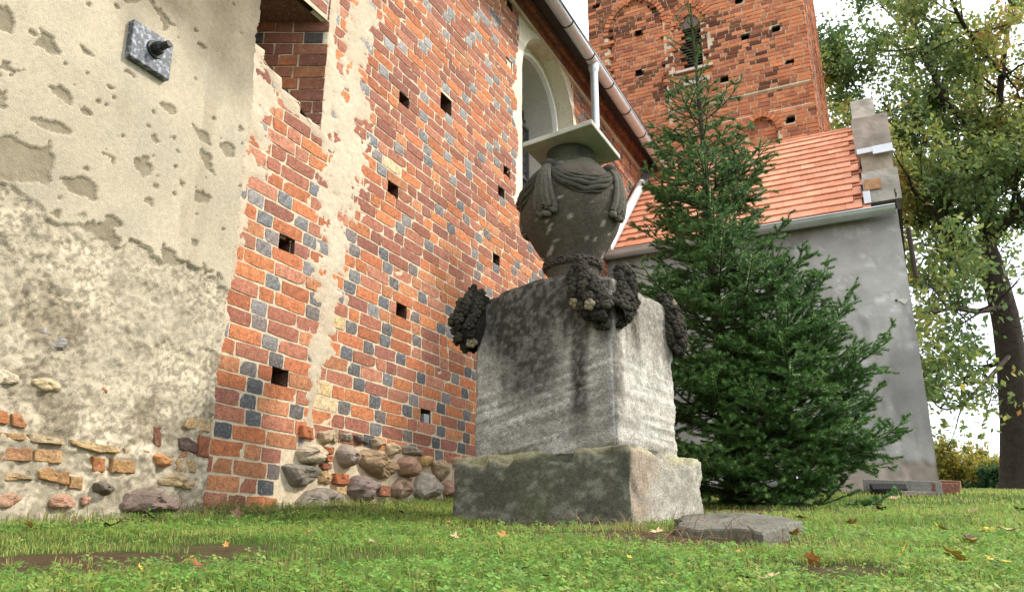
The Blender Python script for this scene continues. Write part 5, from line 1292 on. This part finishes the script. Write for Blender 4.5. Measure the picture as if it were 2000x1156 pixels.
# ================================================================== OAK
def oak():
    r = np.random.default_rng(12); F0 = 20.0
    bp = atf(1998, 955, F0); bp[2] = ground_z(bp[0], bp[1]) - .1
    t_ = thing('oak_tree', 'large dark-trunked oak with thinning green and yellow autumn crown', 'tree', tuple(bp))
    tr_ = MB(); brn = MB(); tips = []
    def P(px, py, df=0): return atf(px, py, F0 + df)
    def path(pts, n=4):
        pts = np.array(pts); L = np.arange(len(pts)); t = np.linspace(0, len(pts) - 1, (len(pts) - 1) * n + 1)
        Q = np.stack([np.interp(t, L, pts[:, i]) for i in range(3)], 1)
        for _ in range(2): Q[1:-1] = (Q[:-2] + 2 * Q[1:-1] + Q[2:]) / 4
        return Q
    trunk = path([bp, P(1993, 900), P(1983, 800), P(1975, 700), P(1964, 620), P(1942, 540), P(1922, 480)])
    tr_.tube(trunk, np.interp(np.linspace(0, 1, len(trunk)), [0, .08, .3, 1], [.66, .50, .36, .28]), 14)
    def grow(p, d, ln, rad, depth):
        n = 5; pl_ = [p.copy()]; d = unit(d)
        for i in range(n):
            d = unit(d + r.normal(0, .16, 3) + np.array([0, 0, .05])); p = p + d * ln / n; pl_.append(p.copy())
            if depth >= 2: tips.append((p.copy(), depth))
            if depth < 3 and i >= 1:
                for _ in range(2 if depth < 2 else 1):
                    if r.random() < .70:
                        dd = unit(d * .55 + r.normal(0, .62, 3) + np.array([0, 0, .12])); grow(p, dd, ln * r.uniform(.42, .66), rad * (1 - i / n * .5) * .5, depth + 1)
        brn.tube(pl_, np.linspace(rad, rad * .45, len(pl_)), 6 if depth < 2 else 3, cap=False)
        tips.append((p, depth))
    limbs = [([(1922, 480, 0), (1880, 478, -.3), (1850, 455, -.6), (1825, 410, -1), (1790, 380, -1.5)], .15), ([(1925, 490, 0), (1935, 430, .3), (1930, 360, .6), (1920, 300, 1), (1885, 235, 1.3), (1840, 190, 1.5), (1815, 120, 1.6), (1790, 60, 1.4)], .20),
        ([(1930, 470, 0), (1970, 430, -.5), (2010, 395, -1.2), (2060, 350, -2)], .17), ([(1920, 330, .8), (1950, 240, .2), (1955, 150, -.5), (1970, 40, -1), (1985, -80, -1.5)], .13),
        ([(1960, 600, 0), (1905, 610, -1.5), (1860, 600, -3), (1815, 615, -4)], .08), ([(1976, 690, 0), (1930, 740, -2), (1880, 790, -3), (1850, 800, -3.5)], .06), ([(1975, 700, 0), (1930, 715, 1.2), (1880, 740, 2.4), (1850, 750, 3.2)], .08), ([(1880, 475, -.4), (1830, 340, 1.0), (1770, 270, 2.0), (1700, 230, 3.0), (1650, 200, 3.5)], .10), ([(1825, 150, 1.5), (1770, 60, 2.5), (1720, 10, 3.2)], .07), ([(1960, 150, -.5), (1900, 80, -2.0), (1860, 10, -3), (1840, -60, -3.5)], .08),
        ([(1945, 560, 0), (1960, 560, 2.5), (1950, 500, 5)], .12), ([(1930, 420, .3), (1880, 330, 3.0), (1850, 250, 5.0)], .12), ([(1930, 360, .6), (2000, 250, 0), (2060, 150, 0)], .13), ([(1920, 480, 0), (1850, 540, 1.5), (1805, 500, 2.5)], .07), ([(1850, 455, -.6), (1790, 420, 1), (1760, 400, 2)], .06), ([(1700, 230, 3.0), (1660, 150, 3.2), (1640, 130, 3.2)], .04), ([(1985, -80, -1.5), (1900, -140, -1), (1800, -200, 0)], .07), ([(1830, 340, 1), (1720, 310, 2.6), (1640, 290, 3.2)], .06)]
    for pts, rad in limbs:
        Q = path([P(*q) for q in pts]); rr = np.linspace(rad, rad * .3, len(Q)); brn.tube(Q, rr, 9, cap=False)
        for i in range(2, len(Q)):
            dv = unit(Q[i] - Q[i - 1])
            for _ in range(2):
                if r.random() < .62:
                    dd = unit(dv * .6 + r.normal(0, .7, 3) + np.array([0, 0, .1])); grow(Q[i], dd, r.uniform(.8, 1.7), rr[i] * .42, 1)
        grow(Q[-1], Q[-1] - Q[-2], 1.3, rr[-1], 1)
    tr_.build('trunk', M['bark'], t_, True); brn.build('branch', M['bark'], t_, True, 'stuff')
    T = np.array([x[0] for x in tips]); dd = T @ FW; px = 1000 + FPX * (T @ RT) / dd; py = 578 - FPX * (T @ UP) / dd
    vis = (px > 1560) & (px < 2130) & (py > -120) & (py < 860) & ~((px > 1925) & (py > 480) & (r.random(len(px)) < .8)) & ~((py > 560) & (r.random(len(px)) < .62)); T = T[vis]
    k = max(1, int(round(52000 / len(T))))
    c = np.repeat(T, k, 0); n = len(c); c = c + r.normal(0, .12, c.shape) * [1, 1, .8]
    sz = r.uniform(.055, .105, n); u = r.normal(0, 1, (n, 3)); u /= np.linalg.norm(u, axis=1)[:, None]; v = np.cross(u, r.normal(0, 1, (n, 3))); v /= np.linalg.norm(v, axis=1)[:, None]
    V = np.stack([c - u * sz[:, None], c + v * sz[:, None] * .55, c + u * sz[:, None], c - v * sz[:, None] * .55], 1).reshape(-1, 3)
    F = np.arange(len(V)).reshape(-1, 4)
    tone = fbm(c[:, 0] * .6 + 3, c[:, 2] * .6, 31, 3) + r.normal(0, .09, n)
    g = np.array([.22, .27, .070]); yl = np.array([.42, .38, .10]); og = np.array([.44, .23, .07]); dk = np.array([.10, .16, .05])
    C = np.where((tone < .46)[:, None], dk, g); C = np.where((tone > .70)[:, None], yl, C); C = np.where((tone > .83)[:, None], og, C); C = C * r.uniform(.75, 1.3, (n, 1))
    o = link('crown', mesh_np('crown', V, F, np.repeat(C, 4, 0), False), t_, M['leaf']); o['kind'] = 'stuff'
    print('oak tips', len(T), 'leaves', n)
oak()
# ---- shrubs beyond the lawn
def shrub(name, label, px, py, f, w_, h_, cols, seed, nleaf=7000, stems=14, gap=.5):
    r = np.random.default_rng(seed); b = atf(px, py, f); b[2] = ground_z(b[0], b[1]) - .1
    t_ = thing(name, label, 'shrub', tuple(b)); st = MB(); tips = []
    for i in range(stems):
        a = r.uniform(0, 6.28); rr = r.uniform(.1, 1) * w_; tip = b + np.array([math.cos(a) * rr, math.sin(a) * rr, h_ * r.uniform(.5, 1.0) * (1 - .35 * (rr / w_) ** 2)])
        p0 = b + np.array([math.cos(a), math.sin(a), 0]) * rr * .25
        pts = [p0 + (tip - p0) * k + np.array([0, 0, .15 * h_ * math.sin(k * 3.1)]) + r.normal(0, .05, 3) for k in np.linspace(0, 1, 7)]
        st.tube(pts, np.linspace(.03, .006, 7), 5, cap=False); tips += pts[1:]
        for q in pts[2:]:
            for _ in range(3):
                e = q + r.normal(0, .28, 3) * w_ * .5; st.tube([q, (q + e) / 2 + r.normal(0, .03, 3), e], [.008, .006, .003], 4, cap=False); tips += [e, (q + e) / 2]
    T = np.array(tips); k = max(1, nleaf // len(T)); c = np.repeat(T, k, 0); n = len(c); c = c + r.normal(0, .13, c.shape) * w_ * .6; c[:, 2] = np.maximum(c[:, 2], b[2] + .05)
    sz = r.uniform(.04, .08, n); u = r.normal(0, 1, (n, 3)); u /= np.linalg.norm(u, axis=1)[:, None]; v = np.cross(u, r.normal(0, 1, (n, 3))); v /= np.linalg.norm(v, axis=1)[:, None]
    V = np.stack([c - u * sz[:, None], c + v * sz[:, None] * .5, c + u * sz[:, None], c - v * sz[:, None] * .5], 1).reshape(-1, 3)
    C = np.array(cols)[r.integers(len(cols), size=n)] * r.uniform(.7, 1.3, (n, 1))
    st.build('stem', M['bark'], t_, True, 'stuff'); o = link('crown', mesh_np('crown', V, np.arange(len(V)).reshape(-1, 4), np.repeat(C, 4, 0), False), t_, M['leaf']); o['kind'] = 'stuff'
YG = [(.36, .30, .05), (.26, .26, .045), (.15, .20, .04), (.42, .28, .06)]
shrub('yellow_shrub', 'loose yellow autumn shrub nearest the annex corner', 1862, 957, 24, 1.0, 2.0, YG, 41, 4200, 12)
shrub('golden_shrub', 'taller golden autumn shrub left of the oak trunk', 1922, 957, 26, 1.1, 2.1, YG[:3] + [(.45, .33, .06)], 42, 5000, 12)
shrub('green_shrub', 'low dark green shrub at the foot of the oak trunk', 1945, 957, 23, .75, .95, [(.05, .11, .04), (.07, .14, .05), (.04, .09, .035)], 43, 5000, 12)
shrub('lime_shrub', 'lime green shrub behind the dark green one', 1950, 955, 30, 1.6, 1.9, [(.24, .28, .05), (.18, .24, .04), (.30, .30, .06)], 44, 6000, 14)
for i, (px, f) in enumerate([(1840, 60), (1900, 62), (1985, 58), (2080, 60)]):
    shrub('far_shrub', ['pale olive bush far behind the annex corner', 'pale olive bush far behind the golden shrub', 'pale olive bush far behind the oak trunk', 'pale olive bush far to the right of the oak'][i], px, 950, f, 2.4, 2.6, [(.20, .21, .09), (.26, .24, .10), (.15, .18, .08)], 50 + i, 3500, 12)
# low kerb at the lawn's edge
p0, p1 = atf(1826, 957, 15.5), atf(2150, 955, 15.5)
z0, z1 = float(ground_z(*p0[:2])), float(ground_z(*p1[:2])); mb = MB()
for k in range(9):
    a = p0 + (p1 - p0) * k / 9; b = p0 + (p1 - p0) * (k + .985) / 9; dv = unit((b - a) * [1, 1, 0]); nv = np.array([-dv[1], dv[0], 0])
    za = float(ground_z(*a[:2])); V = []
    for q in (a, b):
        for s_ in (0, .10):
            for h_ in (-.05, .07): V.append(q * [1, 1, 0] + nv * s_ + np.array([0, 0, za + h_]))
    mb.add(V, BOXF, np.array([.30, .28, .25]) * rng.uniform(.8, 1.1))
tag(mb.build('stone_kerb', M['sandstone'], None), 'low grey stone kerb along the far lawn edge', 'kerb')

# ================================================================== FALLEN LEAVES
def leaf_mesh(seed):
    r = np.random.default_rng(seed); n = 14; V = [[0, 0, .004]]
    for i in range(n):
        a = 2 * math.pi * i / n; rad = (.5 + .22 * math.cos(a * 5 + r.normal(0, .3)) + r.normal(0, .05)) * (1 if i else 1.1)
        x, y = math.cos(a) * rad * 1.15, math.sin(a) * rad * .8
        V.append([x, y, .30 * x * x * r.uniform(.2, 1.2) + .35 * abs(y) * r.uniform(.1, 1) + .02])
    F = [[0, 1 + i, 1 + (i + 1) % n] for i in range(n)]
    st = [[.5, -.02, .1], [.5, .02, .1], [.95, .0, .22]]; V2 = V + st; F.append([len(V), len(V) + 1, len(V) + 2])
    return np.array(V2), np.array(F)
LEAFM = mat_col('dead_leaf', 'OBJ', .7, .2, 120, .35, 60, .25)
LM = []
for k in range(6):
    V, F = leaf_mesh(k); me = mesh_np('fallen_leaf', V, F, None, False); me.materials.append(LEAFM); LM.append(me)
LV = [(150, 1035, 't', 1.0), (205, 1040, 'b', 1.3), (290, 1017, 'b', 1.2), (380, 1122, 'r', .9), (460, 1013, 'b', 1.0), (725, 1070, 't', .6), (870, 1028, 'o', .9), (890, 1060, 't', .8), (985, 1058, 'o', .9), (858, 1076, 'o', .5), (900, 1122, 'b', .8), (1020, 1130, 'b', 1.2), (1066, 1148, 'b', .9), (1282, 1050, 't', .9), (1552, 1054, 'o', 1.0), (1484, 1014, 'r', 1.1), (1565, 1020, 'r', 1.0), (1665, 1030, 'o', 1.0), (1722, 1001, 'b', .8), (1745, 976, 't', 1.3), (1820, 998, 'b', .8), (1845, 1046, 'y', 1.0), (1898, 1074, 'o', 1.3), (1896, 1066, 'b', .9), (1765, 1098, 'y', 1.1), (1866, 1104, 'y', 1.3), (1880, 1110, 'y', 1.0), (1950, 1116, 'y', 1.4), (1590, 1112, 'o', 1.1), (1722, 1150, 'y', 1.1), (1500, 1153, 't', 1.5), (1456, 1152, 'r', .8), (1930, 1047, 'y', 1.0), (1972, 1046, 't', 1.2), (1900, 1004, 't', .8), (1992, 1002, 'b', 1.0), (1445, 1092, 'o', .5), (60, 1040, 'o', .8), (270, 1130, 'y', .5), (440, 1078, 'o', .5), (600, 1050, 'o', .6), (660, 1045, 't', .7), (790, 1010, 'b', .9), (1100, 1100, 'o', .5), (1330, 1090, 'o', .5), (1230, 1105, 'y', .5), (1620, 980, 'b', .9), (1690, 1060, 'b', .7), (1560, 1085, 'r', .6), (1790, 965, 'o', 1.0), (1960, 980, 'o', 1.0)]
LCOL = {'t': ((.42, .30, .17), 'pale tan'), 'b': ((.09, .05, .03), 'dark brown'), 'r': ((.26, .085, .035), 'red-brown'), 'o': ((.46, .21, .06), 'orange'), 'y': ((.58, .38, .06), 'yellow')}
fr = np.random.default_rng(77); LOBJ = []
for i, (px, py, k, s_) in enumerate(LV):
    p = onground(px, py); c, nm = LCOL[k]
    o = bpy.data.objects.new('fallen_leaf', LM[fr.integers(6)]); COL.objects.link(o)
    sc_ = .037 * s_ * min(2.2, max(.75, np.linalg.norm(p) / 2.3)); o.scale = (sc_, sc_, sc_)
    o.location = (p[0], p[1], p[2] + .022); o.rotation_euler = (fr.normal(0, .35), fr.normal(0, .35), fr.uniform(0, 6)); o.color = (*(np.array(c) * fr.uniform(.8, 1.2)), 1)
    LOBJ.append((o, nm, px, py))

def leaf_place(px, py):
    if px < 420: return 'on the grass before the peeling plaster' if py < 1060 else 'near the bare earth at lower left'
    if px < 830: return 'on the grass before the boulder footing'
    if px < 1240: return 'on the grass before the plinth' if py < 1090 else 'low in front, below the plinth'
    if px < 1600: return 'beside the flat stone slab' if py < 1075 else 'in the foreground below the slab'
    if py < 1012: return 'on the far lawn before the annex'
    return 'on the open lawn at right'
ORD = ['leftmost', 'second from left', 'third from left', 'fourth from left', 'fifth from left', 'sixth from left']
cl = {}
for q in LOBJ: cl.setdefault((q[1], leaf_place(q[2], q[3])), []).append(q)
for (nm, pl_), qs in cl.items():
    qs.sort(key=lambda q: q[2])
    for i, q in enumerate(qs):
        lab = nm + ' fallen leaf ' + pl_ if len(qs) == 1 else ('rightmost' if i == len(qs) - 1 else ORD[i]) + ' ' + nm + ' fallen leaf ' + pl_
        tag(q[0], lab, 'leaf', 'fallen leaves on the lawn')

# ================================================================== GRASS AND CLOVER
def scatter(n, f0, f1, r, power=1.0, xpad=1.15):
    f = f0 + (f1 - f0) * r.random(n) ** power
    lat = (r.random(n) * 2 - 1) * (f * .66 * xpad + .25)
    x = f * FH[0] + lat * RT[0]; y = f * FH[1] + lat * RT[1]
    return x, y, f
def blocked(x, y):
    dx, dy = x - MCEN[0], y - MCEN[1]; a = dx * E1[0] + dy * E1[1]; b = dx * E2[0] + dy * E2[1]
    m_ = (np.abs(a) < PW1 / 2 + .0) & (np.abs(b) < PW2 / 2 + .0)
    m_ |= x < XW - .0 + .03
    m_ |= (y > AY - .02) & (x < AX1)
    Q = np.array([p[:2] for p in P]); m_ |= in_poly(Q, x, y)
    return m_
def grass():
    r = np.random.default_rng(99); Vs, Fs, Cs = [], [], []; off = 0
    for (n, f0, f1, h, wd, pw) in [(62000, .9, 3.6, .024, .0028, .9), (64000, 3.4, 7.0, .030, .0044, .9), (64000, 6.5, 15, .036, .008, .9)]:
        x, y, f = scatter(n, f0, f1, r, pw); sm = soil_mask(x, y); clump = fbm(x * 4, y * 4, 90, 3)
        keep = (~blocked(x, y)) & (r.random(n) > sm * 1.0) & (r.random(n) < .30 + 1.35 * clump); x, y, f, sm, clump = x[keep], y[keep], f[keep], sm[keep], clump[keep]; m_ = len(x)
        z = ground_z(x, y) - .003; a = r.uniform(0, 2 * np.pi, m_); ln = h * r.uniform(.5, 1.5, m_) * (.7 + .6 * clump)
        nearwall = np.exp(-(x - XW) / .12); ln = ln * (1 + 1.2 * nearwall)
        d = np.stack([np.cos(a), np.sin(a)], 1); lean = r.uniform(.15, .9, m_)
        sdv = np.stack([-np.sin(a), np.cos(a), np.zeros(m_)], 1) * (wd * r.uniform(.6, 1.3, m_))[:, None]
        B0 = np.stack([x, y, z], 1); B1 = B0 + np.column_stack([d * (ln * lean * .35)[:, None], ln * .62]); B2 = B0 + np.column_stack([d * (ln * lean)[:, None], ln * (1.05 - .45 * lean)])
        V = np.stack([B0 - sdv / 2, B0 + sdv / 2, B1 + sdv * .42, B1 - sdv * .42, B2], 1).reshape(-1, 3)
        i = np.arange(m_)[:, None] * 5; Fs.append((np.hstack([i, i + 1, i + 2, i + 3]) + off, np.hstack([i + 3, i + 2, i + 4]) + off)); off += len(V); Vs.append(V)
        tone = fbm(x * 1.6, y * 1.6, 95, 3); g1 = np.array([.155, .255, .048]); g2 = np.array([.36, .42, .105]); dry = np.array([.34, .27, .12])
        paler = np.clip((tone - .3) * 2, 0, 1)[:, None]  # share of the paler, yellower green, from random tone
        C = (g1 * (1 - paler) + g2 * paler) * r.uniform(.65, 1.35, (m_, 1))
        isdry = r.random(m_) < .09 + .5 * nearwall + .45 * sm; C = np.where(isdry[:, None], dry * r.uniform(.5, 1.2, (m_, 1)), C)
        Cs.append(np.repeat(C, 5, 0))
    F4 = np.vstack([f_[0] for f_ in Fs]); F3 = np.vstack([f_[1] for f_ in Fs])
    o = link('grass', mesh_np('grass', np.vstack(Vs), [F4, F3], np.vstack(Cs), False), None, M['grass']); o['kind'] = 'stuff'
    tag(o, 'short green lawn grass with dry blades along the wall', 'grass')
grass()
def clover():
    r = np.random.default_rng(101); Vs, Cs = [], []
    for (n, f0, f1, sz) in [(23000, .9, 3.4, .0092), (14000, 3.2, 7, .0130)]:
        x, y, f = scatter(n, f0, f1, r, .9); sm = soil_mask(x, y); cl = fbm(x * 2.2 + 4, y * 2.2, 93, 3)
        keep = (~blocked(x, y)) & (r.random(n) > sm * 1.05) & (r.random(n) < sstep(.35, .6, cl) * .9 + .12); x, y, cl = x[keep], y[keep], cl[keep]; m_ = len(x)
        z = ground_z(x, y) + r.uniform(.008, .036, m_); s_ = sz * r.uniform(.6, 1.4, m_); a0 = r.uniform(0, 6.28, m_)
        nx = r.normal(0, .35, m_); ny = r.normal(0, .35, m_)
        C0 = np.array([.15, .29, .06]) * r.uniform(.6, 1.5, (m_, 1)); C0 = np.where(r.random((m_, 1)) < .22, np.array([.33, .40, .10]), C0)
        for k in range(3):
            a = a0 + k * 2.094
            def pt(rr, da):
                ux = np.cos(a + da) * rr * s_; uy = np.sin(a + da) * rr * s_
                return np.stack([x + ux, y + uy, z + ux * nx + uy * ny - .12 * rr * s_], 1)
            Vs.append(np.stack([pt(.06, 0), pt(.85, -.50), pt(1.12, -.16), pt(1.02, 0), pt(1.12, .16), pt(.85, .50)], 1).reshape(-1, 3)); Cs.append(np.repeat(C0 * r.uniform(.85, 1.15, (m_, 1)), 6, 0))
    V = np.vstack(Vs); F = np.arange(len(V)).reshape(-1, 6)
    o = link('clover', mesh_np('clover', V, F, np.vstack(Cs), False), None, M['grass']); o['kind'] = 'stuff'
    tag(o, 'low green clover leaves scattered through the lawn', 'clover')
clover()
# dry straw at the foot of the monument, slab and walls
def straw():
    r = np.random.default_rng(103); mb = MB()
    spots = [(onground(px, py), n) for px, py, n in [(1000, 1012, 20), (1100, 1025, 25), (1200, 1038, 25), (1300, 1042, 35), (1380, 1030, 25), (1420, 1055, 25), (1340, 1010, 12), (1530, 1070, 12), (100, 1003, 40), (250, 1000, 40), (350, 1002, 30), (450, 1000, 30), (560, 1000, 30), (700, 996, 30), (800, 992, 30), (1780, 958, 30), (1810, 950, 40)]]
    for p, n in spots:
        for _ in range(n):
            q = p + np.array([r.normal(0, .12), r.normal(0, .12), 0]); q[2] = ground_z(q[0], q[1]); q[0] = max(q[0], XW + .06)
            a = r.uniform(0, 6.28); l_ = r.uniform(.04, .13); up = r.uniform(.1, .9)
            e = q + np.array([math.cos(a) * l_ * (1 - up * .5), math.sin(a) * l_ * (1 - up * .5), l_ * up]); m_ = (q + e) / 2 + np.array([0, 0, l_ * .15])
            mb.tube([q, m_, e], [.0016, .0013, .0006], 3, np.array([.40, .30, .15]) * r.uniform(.5, 1.2), cap=False)
    o = mb.build('straw', M['grass'], None, False, 'stuff'); tag(o, 'dry brown straw round the monument and wall foot', 'straw')
straw()
